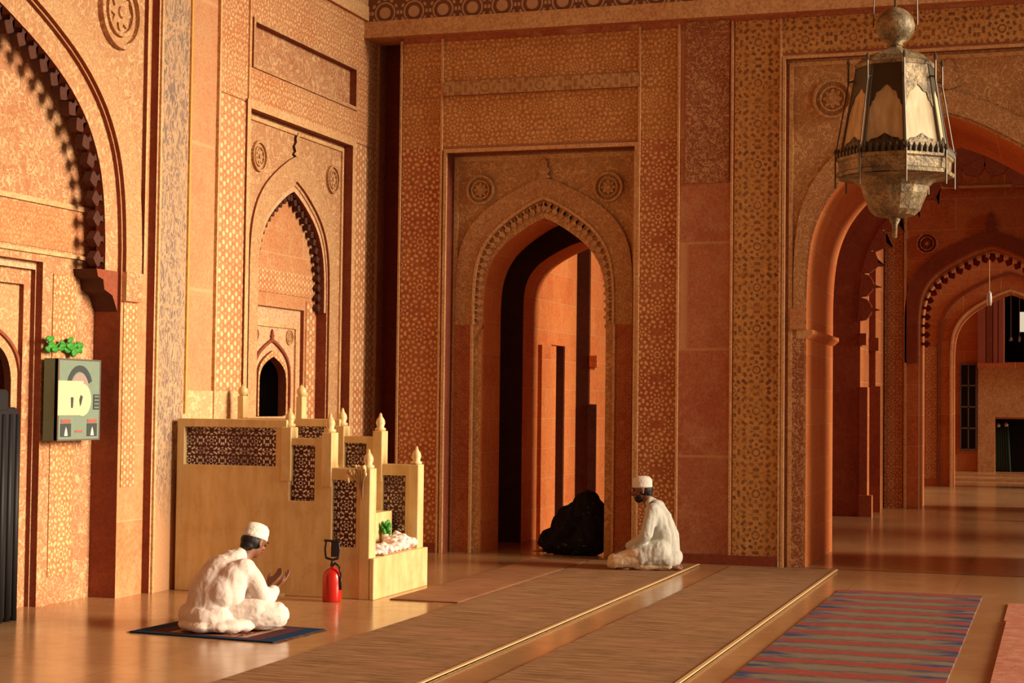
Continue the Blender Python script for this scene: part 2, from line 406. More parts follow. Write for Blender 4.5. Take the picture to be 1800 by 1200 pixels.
def fringe(name, path, step, length, wall, d0, d1, mat, parent, shape=BUD):
    """row of hanging buds along a path, pointing to the right-hand (inner) side"""
    bm = bmesh.new(); P = resample(path, step); sg = 1
    for a, b in zip(P, P[1:]):
        dx, dz = b[0]-a[0], b[1]-a[1]; L = math.hypot(dx, dz); nx, nz = -dz/L, dx/L
        pts = [(a[0]+dx*s+nx*t*length, a[1]+dz*s+nz*t*length) for s, t in shape]
        f = [bm.verts.new(to3(wall, u, v, d1)) for u, v in pts]; g = [bm.verts.new(to3(wall, u, v, d0)) for u, v in pts]
        bm.faces.new(f); bm.faces.new(list(reversed(g)))
        for i in range(len(pts)):
            j = (i+1) % len(pts); bm.faces.new((f[i], g[i], g[j], f[j]))
    bmesh.ops.triangulate(bm, faces=[x for x in bm.faces if len(x.verts) > 4])
    bmesh.ops.recalc_face_normals(bm, faces=bm.faces)
    me = bpy.data.meshes.new(name); bm.to_mesh(me); bm.free()
    return link(name, me, mat, parent)

class MB:
    def __init__(s): s.bm = bmesh.new(); s.X = Matrix()
    def v(s, p): return s.bm.verts.new(s.X @ Vector(p))
    def box(s, x0, x1, y0, y1, z0, z1):
        v = [s.v((x, y, z)) for x in (x0, x1) for y in (y0, y1) for z in (z0, z1)]
        for f in ((0, 1, 3, 2), (4, 6, 7, 5), (0, 4, 5, 1), (2, 3, 7, 6), (0, 2, 6, 4), (1, 5, 7, 3)): s.bm.faces.new([v[i] for i in f])
        return s
    def cyl(s, p0, p1, r0, r1=None, n=16, caps=True):
        r1 = r0 if r1 is None else r1; p0 = Vector(p0); p1 = Vector(p1); d = (p1-p0).normalized()
        a = d.orthogonal().normalized(); b = d.cross(a)
        A = [s.v(p0+(a*math.cos(t)+b*math.sin(t))*r0) for t in (2*PI*i/n for i in range(n))]
        B = [s.v(p1+(a*math.cos(t)+b*math.sin(t))*r1) for t in (2*PI*i/n for i in range(n))]
        for i in range(n): j = (i+1) % n; s.bm.faces.new((A[i], A[j], B[j], B[i]))
        if caps: s.bm.faces.new(list(reversed(A))); s.bm.faces.new(B)
        return s
    def lathe(s, prof, c=(0, 0, 0), n=24, rot=0.0):
        c = Vector(c); rings = []
        for r, z in prof:
            if r < 1e-5: rings.append([s.v(c+Vector((0, 0, z)))])
            else: rings.append([s.v(c+Vector((r*math.cos(2*PI*i/n+rot), r*math.sin(2*PI*i/n+rot), z))) for i in range(n)])
        for A, B in zip(rings, rings[1:]):
            for i in range(n):
                j = (i+1) % n
                if len(A) == 1 and len(B) == 1: continue
                if len(A) == 1: s.bm.faces.new((A[0], B[i], B[j]))
                elif len(B) == 1: s.bm.faces.new((A[i], A[j], B[0]))
                else: s.bm.faces.new((A[i], A[j], B[j], B[i]))
        for R in (rings[0], rings[-1]):
            if len(R) > 1: s.bm.faces.new(R)
        return s
    def ell(s, c, r, rot=None, seg=16):
        mt = Matrix.Translation(c) @ (rot.to_4x4() if rot else Matrix()) @ Matrix.Diagonal((*r, 1))
        bmesh.ops.create_uvsphere(s.bm, u_segments=seg, v_segments=seg//2+2, radius=1, matrix=s.X @ mt); return s
    def cap(s, p0, r0, p1, r1, n=14):
        s.ell(p0, (r0,)*3, seg=n); s.ell(p1, (r1,)*3, seg=n)
        if (Vector(p1)-Vector(p0)).length > 1e-4: s.cyl(p0, p1, r0, r1, n)
        return s
    def chain(s, pts):
        for (a, ra), (b, rb) in zip(pts, pts[1:]): s.cap(a, ra, b, rb)
        return s
    def tube(s, pts, r, n=8):
        for a, b in zip(pts, pts[1:]): s.cyl(a, b, r, r, n)
        return s
    def ob(s, name, mats, parent=None, smooth=False, bevel=0):
        bmesh.ops.recalc_face_normals(s.bm, faces=s.bm.faces)
        me = bpy.data.meshes.new(name); s.bm.to_mesh(me); s.bm.free()
        return link(name, me, mats, parent, smooth, bevel)
    def blob(s, name, mats, parent=None, voxel=.008, sm=6, fold=0, fs=9.0, stretch=(1, 1, .35)):
        o = s.ob(name + '_source', mats)
        md = o.modifiers.new('remesh', 'REMESH'); md.mode = 'VOXEL'; md.voxel_size = voxel
        ms = o.modifiers.new('smooth', 'SMOOTH'); ms.iterations = sm; ms.factor = .6
        dg = bpy.context.evaluated_depsgraph_get()
        me = bpy.data.meshes.new_from_object(o.evaluated_get(dg)); me.name = name
        bpy.data.objects.remove(o)
        if fold:
            ns = [v.normal.copy() for v in me.vertices]
            for v, nn in zip(me.vertices, ns):
                q = Vector((v.co.x*stretch[0], v.co.y*stretch[1], v.co.z*stretch[2]))*fs
                f = abs(noise.noise(q))*2 + .5*abs(noise.noise(q*2.3+Vector((5, 1, 2))))
                v.co += nn*(f-.6)*fold
        n = bpy.data.objects.new(name, me); COL.objects.link(n)
        if not me.materials: me.materials.append(mats)
        for p in me.polygons: p.use_smooth = True
        if parent: n.parent = parent
        return n

# ================================================================== SETTING
XA, YB = -7.3, 16.95
fl = MB(); fl.box(-8.6, 7, -6, 46, -.3, 0); struct(fl.ob('floor', M['floor']))
cl = MB(); cl.box(-8.8, 7.2, -6, 46, 9.6, 9.9); struct(cl.ob('ceiling', M['plain']))
wf = MB(); wf.box(-8.8, 7.2, -6.3, -6, -.3, 9.9); struct(wf.ob('wall_front_added', M['darkst']))  # unseen wall behind camera, added dark to cut light on back wall

def U(px, py, ax, v): p = at(px, py, ax, v); return (p.x if ax == 1 else p.y), p.z

# ---------------- left (qibla) wall, plane x = -7.3
MC, MH = 9.35, 2.6           # centre and half width of the large niche
big_open = arch(MC, MH, 2.85, 5.0, -.02)
NC = 15.33                   # centre of the tall blind niche
nf = rect(14.13, 16.52, -.02, 4.38)
panel = rect(14.21, 16.6, 4.82, 5.22)
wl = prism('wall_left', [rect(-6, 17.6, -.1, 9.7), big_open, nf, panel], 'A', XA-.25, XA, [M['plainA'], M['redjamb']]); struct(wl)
prism('upper_backing', [rect(14, 16.8, 4.7, 5.4)], 'A', XA-.2, XA-.05, M['floralA'], wl)
# large niche back wall
bk = XA-.25
y75 = at(75, 500, 0, bk).y
w2 = rect(MC-(y75-MC), y75, -.02, 2.68)
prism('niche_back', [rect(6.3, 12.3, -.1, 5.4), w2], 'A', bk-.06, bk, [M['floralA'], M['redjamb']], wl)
y60 = at(62, 500, 0, bk-.06).y; y42 = at(42, 500, 0, bk-.1).y
prism('niche_inner_frame', [rect(6, 12.3, -.1, 3.0), rect(2*MC-y60, y60, -.02, 2.62)], 'A', bk-.1, bk-.06, [M['smoothA'], M['redjamb']], wl)
prism('niche_inner_frame', [rect(6, 12.3, -.1, 3.0), rect(2*MC-y42, y42, -.02, 2.5)], 'A', bk-.14, bk-.1, [M['floralA'], M['redjamb']], wl)
yn = at(20, 640, 0, bk-.14).y
ic = arch(MC, yn-MC, 1.75, 2.32, -.02)
prism('niche_core', [rect(6, 12.3, -.1, 3.0), ic], 'A', bk-.2, bk-.14, [M['bandA'], M['darkst']], wl)
prism('niche_core_back', [rect(6, 12.3, -.1, 3.0)], 'A', bk-.6, bk-.5, M['floralA'], wl)
prism('arch_line', [band(arch(MC, yn-MC+.12, 1.75, 2.45, 0), arch(MC, yn-MC+.09, 1.75, 2.42, 0))], 'A', bk-.14, bk-.12, M['redjamb'], wl)
# dado belt and inlay on the niche back
prism('string_course', [rect(6.6, 12.05, 3.13, 3.17)], 'A', bk, bk+.02, M['mould'], wl)
prism('string_course', [rect(6.6, 12.05, 2.74, 2.77)], 'A', bk, bk+.02, M['mould'], wl)
ya, yb = at(84, 900, 0, bk).y, at(124, 900, 0, bk).y
prism('inlay_border', [rect(ya, yb, .22, 2.6)], 'A', bk, bk+.01, [M['rosA2'], M['smoothA']], wl)
prism('inlay_border', [rect(6.7, 12.0, 2.79, 3.11)], 'A', bk, bk+.008, [stone('belt_star_stone', ORG, (.55, .2, .08), TAN, pat=lambda g: g.rosette('A', 11, 2.8, .3, .3, 8), pc=(.62, .34, .16), axis='A'), M['smoothA']], wl)
# lotus-bud fringe of the large arch
prism('arch_ring', [band(arch(MC, MH+.0, 2.85, 5.0, 2.66), arch(MC, MH-.19, 2.83, 4.78, 2.66))], 'A', XA-.12, XA-.035, [M['carveA'], M['redjamb']], wl)
fringe('lotus_bud_fringe', arch(MC, MH-.19, 2.83, 4.78, 2.66), .165, .15, 'A', XA-.12, XA-.05, M['darkst'], wl)
for s in (1, -1):
    prism('impost', [[(MC+s*(MH+.02), 2.66), (MC+s*(MH-.32), 2.66), (MC+s*(MH-.3), 2.60), (MC+s*(MH-.22), 2.58), (MC+s*(MH-.2), 2.5), (MC+s*(MH-.08), 2.46), (MC+s*(MH+.02), 2.3)]], 'A', bk+.005, XA-.03, [M['redjamb'], M['darkst']], wl)
prism('arch_band', [band(arch(MC, MH+.26, 2.85, 5.3, 2.66), arch(MC, MH+.015, 2.85, 5.02, 2.66))], 'A', XA, XA+.035, [M['bandA'], M['redjamb']], wl)
prism('arch_band_base', [rect(MC+MH+.01, MC+MH+.26, 2.42, 2.66)], 'A', XA, XA+.045, [M['floralA'], M['mould']], wl)
prism('jamb_inlay', [rect(MC+MH+.04, MC+MH+.24, .9, 2.42)], 'A', XA, XA+.01, [M['latA2'], M['mould']], wl)
prism('spandrel', [[(MC+MH+.30, 2.9), (MC+MH+.30, 6.4), (MC-.2, 6.4), (MC-.2, 5.34)]+[p for p in arch(MC, MH+.28, 2.85, 5.33) if p[0] > MC][::-1]], 'A', XA, XA+.012, [M['carveA'], M['mould']], wl)
def medallion(wall, u, v, r, d, parent, mat1, mat2, depth=.05):
    sg = 1 if wall == 'A' else -1
    n = 40
    circ = lambda rr: [(u+rr*math.cos(2*PI*i/n), v+rr*math.sin(2*PI*i/n)) for i in range(n)]
    o = prism('medallion', [circ(r), circ(r*.86)], wall, d, d+sg*depth, mat1, parent)
    prism('medallion_ring', [circ(r*.66), circ(r*.56)], wall, d, d+sg*depth*.8, mat1, o)
    pet = [(u+(r*.42+r*.1*math.cos(8*t))*math.cos(t), v+(r*.42+r*.1*math.cos(8*t))*math.sin(t)) for t in (2*PI*i/64 for i in range(64))]
    prism('medallion_flower', [pet], wall, d, d+sg*depth*.6, mat2, o)
    prism('medallion_boss', [circ(r*.16)], wall, d, d+sg*depth, mat1, o)
    prism('medallion_ground', [circ(r*.86)], wall, d, d+sg*depth*.2, mat2, o)
    return o
u, v = U(205, 22, 0, XA); medallion('A', u, v, .3, XA+.012, wl, M['carveA'], M['bandA'], .05)
# engaged pier with the grey inscription strip
py0, py1 = 12.36, 12.93
pr_ = prism('pier', [rect(py0, py1, -.05, 6.9)], 'A', XA, XA+.07, [M['smoothA'], M['redjamb']], wl)
prism('inscription_strip', [rect(py0+.07, py1-.07, 0, 6.8)], 'A', XA+.07, XA+.076, [M['script'], M['mould']], pr_)
prism('gilt_moulding', [rect(py1-.05, py1-.02, 1.5, 6.8)], 'A', XA+.07, XA+.09, [flat('ochre_moulding', (.62, .33, .07), .6), M['mould']], pr_)
prism('gilt_moulding', [rect(py0+.02, py0+.05, 0, 6.8)], 'A', XA+.07, XA+.09, [M['mould'], M['mould']], pr_)
prism('pilaster_edge', [rect(12.215, 12.245, 2.66, 6.9)], 'A', XA, XA+.05, [M['mould'], M['redjamb']], wl)
# niche bay
prism('bare_slab', [rect(12.98, 13.48, .1, 6.4)], 'A', XA, XA+.008, [stone('mottled_orange_slab', (.56, .19, .075), (.60, .26, .11), (.50, .32, .17), nscale=2.2, joints=(1.3, 3), axis='A'), M['mould']], wl)
prism('pale_plaster_panel', [rect(12.98, 14.07, 1.30, 1.70)], 'A', XA, XA+.016, [stone('pale_speckled_plaster', (.66, .40, .19), (.70, .45, .23), CREAM, carve=6, axis='A'), M['mould']], wl)
prism('inlay_border', [rect(13.54, 14.07, .3, 4.42)], 'A', XA, XA+.012, [M['latA'], M['mould']], wl)
prism('inlay_border', [rect(16.64, 17.2, .3, 4.42)], 'A', XA, XA+.012, [M['latA'], M['mould']], wl)
prism('inlay_field', [rect(13.54, 17.2, 4.44, 5.78), [(a, b) for a, b in rect(14.17, 16.64, 4.78, 5.26)]], 'A', XA, XA+.012, [M['rosA'], M['mould']], wl)
prism('panel_frame', [rect(14.17, 16.64, 4.78, 5.26), panel], 'A', XA, XA+.03, [M['carveA'], M['redjamb']], wl)
for a in (13.51, 14.09, 17.23): prism('bead_moulding', [rect(a, a+.03, .1, 5.8)], 'A', XA, XA+.03, M['mould'], wl)
n0 = XA-.075
prism('niche_frame', [rect(14.06, 16.6, -.05, 4.46), rect(14.13, 16.52, -.02, 4.38)], 'A', XA, XA+.035, [M['mould'], M['redjamb']], wl)
narch = arch(NC, .81, 2.75, 3.80, -.02)
ns = prism('niche_spandrel', [rect(14.0, 16.7, -.05, 4.5), narch], 'A', n0-.12, n0, [M['carveA'], M['redjamb']], wl)
prism('frame_fillet', [rect(14.16, 16.49, -.05, 4.35), rect(14.2, 16.45, -.02, 4.31)], 'A', n0, n0+.02, M['mould'], ns)
prism('arch_band', [band(arch(NC, 1.01, 2.9, 4.1, 0), arch(NC, .83, 2.8, 3.84, 0))], 'A', n0, n0+.025, [M['bandA'], M['redjamb']], ns)
prism('arch_ring', [band(arch(NC, .83, 2.8, 3.83, 2.55), arch(NC, .77, 2.75, 3.74, 2.55))], 'A', n0-.08, n0-.01, [M['smoothA'], M['redjamb']], ns)
fringe('lotus_bud_fringe', arch(NC, .78, 2.72, 3.75, 2.55), .105, .095, 'A', n0-.10, n0-.05, M['darkst'], ns)
FIN = [(0, 0), (.10, .03), (.05, .07), (.09, .12), (.04, .17), (.05, .22), (0, .29)]
def finial(wall, u, v, d0, d1, mat, parent, s=1.0):
    r = [(u+a*s, v+b*s) for a, b in FIN]; l = [(u-a*s, v+b*s) for a, b in reversed(FIN[1:-1])]
    return prism('arch_finial', [r+l], wall, d0, d1, mat, parent)
finial('A', NC, 4.08, n0, n0+.03, [M['bandA'], M['darkst']], ns, .9)
for yy in (14.50, 16.22): medallion('A', yy, 3.98, .15, n0, ns, M['carveA'], M['bandA'], .03)
# back of the blind niche
n1 = n0-.12
sc_ = 15.22
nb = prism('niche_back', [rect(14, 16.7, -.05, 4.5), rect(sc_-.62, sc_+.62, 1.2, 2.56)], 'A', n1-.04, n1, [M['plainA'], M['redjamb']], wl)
prism('inlay_band', [rect(14.55, 16.05, 2.70, 2.93)], 'A', n1, n1+.01, [M['latA2'], M['mould']], nb)
prism('inlay_band', [rect(15.88, 16.08, .3, 2.66)], 'A', n1, n1+.01, [M['latA'], M['mould']], nb)
so = arch(sc_-.05, .30, 1.78, 2.06, 1.46)
sp = prism('small_niche_spandrel', [rect(14.4, 16.1, 1.0, 2.7), so], 'A', n1-.1, n1-.04, [M['smoothA'], M['redjamb']], nb)
prism('arch_band', [band(arch(sc_-.05, .42, 1.82, 2.24, 1.5), arch(sc_-.05, .40, 1.8, 2.21, 1.5))], 'A', n1-.04, n1-.015, [M['redjamb'], M['redjamb']], sp)
prism('niche_scallop', [band(arch(sc_-.05, .33, 1.8, 2.12, 1.47), arch(sc_-.05, .30, 1.78, 2.06, 1.47))], 'A', n1-.04, n1-.01, [M['latA2'], M['redjamb']], sp)
finial('A', sc_-.05, 2.22, n1-.04, n1-.02, M['redjamb'], sp, .4)
for yy in (sc_-.42, sc_+.36): medallion('A', yy, 2.27, .08, n1-.04, sp, M['bandA'], M['carveA'], .015)
prism('frame_fillet', [rect(sc_-.56, sc_+.52, 1.1, 2.4), rect(sc_-.52, sc_+.48, 1.05, 2.36)], 'A', n1-.04, n1-.02, M['mould'], sp)
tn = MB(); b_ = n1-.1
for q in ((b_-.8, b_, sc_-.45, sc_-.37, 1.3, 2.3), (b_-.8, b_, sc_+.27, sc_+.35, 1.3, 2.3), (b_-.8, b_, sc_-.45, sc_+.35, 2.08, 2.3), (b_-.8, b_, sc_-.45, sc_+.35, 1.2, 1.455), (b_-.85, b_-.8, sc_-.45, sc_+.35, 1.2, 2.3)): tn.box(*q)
tn.ob('small_niche_hollow', M['nearblack'], nb)
# cornice of the left wall
prism('cornice', [rect(13.5, 17.6, 5.82, 5.98)], 'A', XA, XA+.04, [M['mould'], M['plainA']], wl)
prism('frieze', [rect(13.5, 17.6, 5.98, 6.8)], 'A', XA, XA+.03, [M['carveA'], M['mould']], wl)
# outer skin so no daylight leaks in from behind
lb = MB(); lb.box(-8.9, -8.75, -6, 46, -.3, 9.8); lb.ob('outer_skin', M['plain'], wl)

# ---------------- back wall, plane y = 16.95
DC, BC = -5.29, -1.05         # centres of the doorway and of the great arch
f1 = rect(-6.34, -4.23, -.02, 4.33)
f2 = rect(-2.66, .56, -.02, 5.16)
X0, X1 = -6.87, 7.0
wb = prism('wall_back', [rect(X0, X1, -.1, 9.7), f1, f2], 'B', YB+.2, YB, [M['redpanel'], M['redjamb']]); struct(wb)
# corner return
prism('corner_return', [rect(-7.6, -6.5, -.1, 9.7)], 'B', 17.8, 17.5, [M['redjamb'], M['redjamb']], wb)
# doorway: spandrel slab in the recess and the masonry around it
D0 = YB+.2
o1 = arch(DC, .70, 2.62, 3.62, -.02)
sp1 = prism('door_spandrel', [rect(-6.5, -4.05, -.05, 4.5), o1], 'B', 17.8, D0, [M['carveB'], M['soffit']], wb)
prism('arch_band', [band(arch(DC, .995, 2.9, 4.06, 2.47), arch(DC, .80, 2.75, 3.85, 2.47))], 'B', D0, D0-.03, [M['bandB'], M['redjamb']], sp1)
prism('arch_bead', [band(arch(DC, .80, 2.75, 3.85, 2.47), arch(DC, .775, 2.73, 3.82, 2.47))], 'B', D0, D0-.045, M['mould'], sp1)
fringe('lotus_bud_fringe', arch(DC, .775, 2.73, 3.80, 2.5), .085, .10, 'B', D0-.005, D0-.03, M['budB'], sp1)
for s in (-1, 1):
    a, b = DC+s*.80, DC+s*.995
    prism('pilaster', [rect(min(a, b), max(a, b), 0, 2.47)], 'B', D0, D0-.03, [stone('pilaster_inlay_stone_%d' % (s+1), (.36, .08, .03), (.44, .13, .05), ORG, pat=lambda g: g.rosette('B', min(a, b), 0, .195, .3, 8), pc=(.5, .24, .1)), M['redjamb']], sp1)
    prism('pilaster_bead', [rect(a-.0125, a+.0125, 0, 2.47)], 'B', D0, D0-.045, M['mould'], sp1)
    prism('impost', [[(DC+s*.995, 2.47), (DC+s*.69, 2.47), (DC+s*.69, 2.44), (DC+s*.74, 2.36), (DC+s*.76, 2.3), (DC+s*.995, 2.3)]], 'B', D0+.05, D0-.02, [M['carveB'], M['redjamb']], sp1)
    medallion('B', DC+s*.72, 3.93 if s > 0 else 3.94, .16, D0, sp1, M['bandB'], M['carveB'], .05)
finial('B', DC, 4.03, D0, D0-.035, [M['bandB'], M['redjamb']], sp1, .85)
prism('frame_fillet', [rect(-6.32, -4.25, 0, 4.31), rect(-6.27, -4.30, -.0, 4.26)], 'B', D0, D0-.02, M['mould'], sp1)
prism('frame_bead', [rect(-6.37, -4.2, 0, 4.37), rect(-6.335, -4.235, 0, 4.33)], 'B', YB, YB-.03, M['mould'], wb)
# inlaid borders and panels of the back wall
prism('inlay_border', [rect(-6.86, -6.41, 0, 4.4)], 'B', YB, YB-.012, [M['rosB'], M['redjamb']], wb)
prism('inlay_border', [rect(-4.18, -3.78, 0, 4.4)], 'B', YB, YB-.012, [M['rosB2'], M['redjamb']], wb)
prism('inlay_border', [rect(-3.18, -2.70, .05, 5.58)], 'B', YB, YB-.012, [M['rosB3'], M['redjamb']], wb)
prism('inlay_border', [rect(-2.70, 1.0, 5.22, 5.58)], 'B', YB, YB-.012, [M['rosB3'], M['redjamb']], wb)
prism('inlay_field', [rect(-6.86, -3.78, 4.4, 5.55)], 'B', YB, YB-.012, [M['rosTop'], M['redjamb']], wb)
prism('carved_slab', [rect(-3.70, -3.24, 3.92, 5.6)], 'B', YB, YB-.015, [M['carveR'], M['redjamb']], wb)
prism('inscription_bar', [rect(-6.38, -4.18, 4.95, 5.10)], 'B', YB, YB-.05, [stone('bar_stone', (.50, .28, .11), (.58, .36, .16), TAN, pat=lambda g: g.rosette('B', -6.2, 4.96, .62, .13, 8), pc=(.3, .12, .05)), M['redjamb']], wb)
for a in (-6.89, -6.41, -4.20, -3.78, -3.22, -2.72): prism('bead_moulding', [rect(a, a+.022, 0, 5.58)], 'B', YB, YB-.032, M['mould'], wb)
prism('cornice', [rect(-7.3, 3, 5.62, 5.80)], 'B', YB+.3, YB-.12, [M['mould'], M['plain']], wb)
prism('frieze', [rect(-7.3, 3, 5.80, 6.9)], 'B', YB+.3, YB-.06, [M['frieze'], M['plain']], wb)
prism('plinth', [rect(-6.865, -6.39, 0, .10)], 'B', YB, YB-.03, M['redjamb'], wb)
prism('plinth', [rect(-4.17, -2.73, 0, .10)], 'B', YB, YB-.036, M['redjamb'], wb)
# solid masonry between doorway and great arch, passage walls
blk = MB()
blk.box(-4.52, -2.72, YB+.3, 19.05, -.1, 9.6)
blk.ob('masonry_core', M['soffit'], wb)
# great arch
E0 = YB+.06
o2 = arch(BC, 1.40, 2.75, 4.52, -.02)
sp2 = prism('great_arch_spandrel', [rect(-2.75, .65, -.05, 5.3), o2], 'B', 19.1, E0, [M['carveB'], M['soffit']], wb)
prism('arch_band', [band(arch(BC, 1.53, 3.0, 4.78, 2.4), arch(BC, 1.42, 2.8, 4.55, 2.4))], 'B', E0, E0-.03, [M['bandB'], M['redjamb']], sp2)
finial('B', BC, 4.78, E0, E0-.035, [M['bandB'], M['redjamb']], sp2, 1.1)
prism('frame_fillet', [rect(-2.63, .53, 0, 5.13), rect(-2.59, .49, 0, 5.09)], 'B', E0, E0-.024, M['mould'], sp2)
prism('frame_bead', [rect(-2.69, .59, 0, 5.19), rect(-2.66, .56, 0, 5.16)], 'B', YB, YB-.03, M['mould'], wb)
for s in (-1, 1):
    medallion('B', BC+s*1.14, 4.74, .2, E0, sp2, M['bandB'], M['carveB'], .05)
    prism('impost', [[(BC+s*1.5, 2.40), (BC+s*1.335, 2.40), (BC+s*1.335, 2.36), (BC+s*1.39, 2.31), (BC+s*1.5, 2.31)]], 'B', 19.12, E0-.01, [M['mould'], M['soffit']], sp2)
    prism('jamb_panel', [rect(*sorted((BC+s*1.42, BC+s*1.56)), 0, 2.31)], 'B', E0, E0-.02, [M['carveR'], M['redjamb']], sp2)
    prism('spring_inlay', [rect(*sorted((BC+s*1.42, BC+s*1.56)), 2.4, 2.62)], 'B', E0-.03, E0-.04, [M['latA2'], M['redjamb']], sp2)

# ---------------- passage behind the doorway
wp = prism('wall_passage', [rect(-8.7, -4.4, -.1, 9.6), arch(DC, .69, 2.75, 3.50, -.02)], 'B', 19.2, 18.6, [M['darkst'], M['soffit']]); struct(wp)  # front face near-black: corridor shade painted into its colour
pw = MB(); pw.box(-6.4, -5.98, 19.2, 19.75, -.1, 9.6); pw.box(-6.4, -5.98, 19.75, 20.9, 2.35, 9.6); pw.box(-6.4, -6.25, 19.75, 20.9, -.1, 2.35)
pw.box(-6.4, -5.98, 20.35, 20.9, -.1, 2.35)
pw.ob('side_wall', M['soffit'], wp)
pw = MB(); pw.box(-6.4, -5.80, 20.9, 21.2, -.1, 9.6); pw.box(-6.4, -5.80, 21.2, 25.2, -.1, 9.6)
pw.box(-5.8, -5.72, 20.88, 21.1, 0, 1.6); pw.box(-5.8, -5.70, 20.86, 21.12, 2.1, 2.25)
pw.ob('pilaster', M['soffit'], wp)
pw = MB(); pw.box(-5.99, -5.93, 19.2, 19.8, -.0, 2.33); pw.ob('dado', M['soffit'], wp)
prism('shade_slab', [rect(-6.25, -5.99, 0, 2.34)], 'B', 20.36, 20.33, M['darkst'], wp)  # thin dark slabs added; shade of slot and pilaster painted in
prism('shade_slab', [rect(-5.98, -5.81, 0, 9.6)], 'B', 20.91, 20.87, M['darkst'], wp)
prism('shade_slab', [rect(-5.81, -5.70, 0, 1.62)], 'B', 20.88, 20.85, M['darkst'], wp)
# back of the wall mass beyond (closes the second bay)
# ---------------- inner hall arcades
PY = 25.2
jp = -2.83
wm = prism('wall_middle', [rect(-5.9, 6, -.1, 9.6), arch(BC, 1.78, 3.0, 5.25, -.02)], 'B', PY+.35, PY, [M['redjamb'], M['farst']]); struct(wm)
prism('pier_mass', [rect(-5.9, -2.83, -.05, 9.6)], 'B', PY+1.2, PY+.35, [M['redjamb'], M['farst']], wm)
for s in (-1, 1):
    x_ = [BC+s*1.79, BC+s*1.67]; prism('pilaster', [rect(min(x_), max(x_), 0, 1.92)], 'B', PY+.25, PY-.02, [M['redjamb'], M['farst']], wm)
    x_ = [BC+s*1.79, BC+s*1.60]; prism('pilaster_foot', [rect(min(x_), max(x_), 0, .32)], 'B', PY+.1, PY-.06, [M['redjamb'], M['farst']], wm)
    x_ = [BC+s*1.79, BC+s*1.69]; prism('bracket', [rect(min(x_), max(x_), 2.55, 2.72)], 'B', PY+.25, PY-.02, [M['redjamb'], M['farst']], wm)
    if s > 0: continue
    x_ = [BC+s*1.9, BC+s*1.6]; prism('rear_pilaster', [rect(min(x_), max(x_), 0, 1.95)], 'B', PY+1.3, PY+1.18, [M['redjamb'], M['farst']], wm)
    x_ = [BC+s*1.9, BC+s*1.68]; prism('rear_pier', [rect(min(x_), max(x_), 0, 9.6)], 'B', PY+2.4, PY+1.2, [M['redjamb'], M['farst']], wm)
    x_ = [BC+s*1.9, BC+s*1.63]; prism('rear_bracket', [rect(min(x_), max(x_), 2.5, 2.7)], 'B', PY+1.3, PY+1.15, [M['redjamb'], M['farst']], wm)
CUSP = [(.0, -.05), (.08, .35), (.3, .55), (.42, .6), (.5, 1.0), (.58, .6), (.7, .55), (.92, .35), (1.0, -.05)]
fringe('cusped_fringe', arch(BC, 1.80, 3.0, 5.27, 2.9), .36, .3, 'B', PY+.12, PY-.01, M['redjamb'], wm, CUSP)
CY = 27.7
wc = prism('wall_far', [rect(-7, 6, -.1, 9.6), arch(BC, 1.13, 3.0, 4.2, -.02)], 'B', CY+1.2, CY, [M['farst'], M['farst']]); struct(wc)
prism('arch_band', [band(arch(BC, 1.35, 3.1, 4.47, 2.35), arch(BC, 1.15, 3.0, 4.24, 2.35))], 'B', CY, CY-.04, [M['redjamb'], M['redjamb']], wc)
finial('B', BC, 4.45, CY, CY-.05, M['redjamb'], wc, 1.1)
fringe('lotus_bud_fringe', arch(BC, 1.12, 3.0, 4.17, 2.6), .15, .14, 'B', CY+.6, CY+.5, M['redjamb'], wc)
prism('frame_bead', [rect(-2.41, .31, 0, 5.2), rect(-2.37, .27, 0, 5.16)], 'B', CY, CY-.04, M['mould'], wc)
for s in (-1, 1):
    medallion('B', BC+s*1.0, 4.28, .17, CY, wc, M['farpat'], M['redjamb'], .05)
    x_ = [BC+s*1.16, BC+s*1.22]
prism('inlay_border', [rect(-2.72, -2.43, 0, 6)], 'B', CY, CY-.02, [M['farpat'], M['farst']], wc)
DY = 35.8; DCn = -.98
wd = prism('wall_arcade', [rect(-7, 6, -.1, 9.6), arch(DCn, 1.15, 2.7, 4.02, -.02)], 'B', DY+.9, DY, [M['farst'], M['farst']]); struct(wd)
prism('inlay_border', [rect(-2.80, -2.44, .15, 2.9)], 'B', DY, DY-.02, [M['farpat'], M['farst']], wd)
prism('arch_band', [band(arch(DCn, 1.45, 2.9, 4.45, 0), arch(DCn, 1.40, 2.9, 4.40, 0))], 'B', DY, DY-.04, M['redjamb'], wd)
prism('arch_bead', [band(arch(DCn, 1.2, 2.7, 4.08, 0), arch(DCn, 1.16, 2.7, 4.03, 0))], 'B', DY, DY-.06, M['mould'], wd)
EY = 42
win = rect(-.99, -.3, 3.52, 4.06)
we = prism('wall_end', [rect(-7, 6, -.1, 9.6), rect(-1.29, .6, 2.75, 4.6), rect(-1.5, .4, .1, 1.38)], 'B', EY+.3, EY, [M['farst'], M['farst']]); struct(we)
prism('recess_back', [rect(-1.6, .8, 2.5, 4.8), win], 'B', EY+1.6, EY+1.4, M['nearblack'], we)
prism('recess_back', [rect(-1.8, .8, -.1, 1.6)], 'B', EY+1.2, EY+1.0, M['nearblack'], we)
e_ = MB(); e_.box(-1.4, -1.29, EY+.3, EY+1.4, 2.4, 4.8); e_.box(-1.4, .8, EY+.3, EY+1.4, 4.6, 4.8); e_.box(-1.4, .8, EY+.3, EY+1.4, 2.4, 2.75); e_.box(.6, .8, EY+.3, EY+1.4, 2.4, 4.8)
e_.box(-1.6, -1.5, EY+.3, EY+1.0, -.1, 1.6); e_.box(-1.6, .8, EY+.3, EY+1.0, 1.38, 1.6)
e_.ob('recess_lining', M['nearblack'], we)
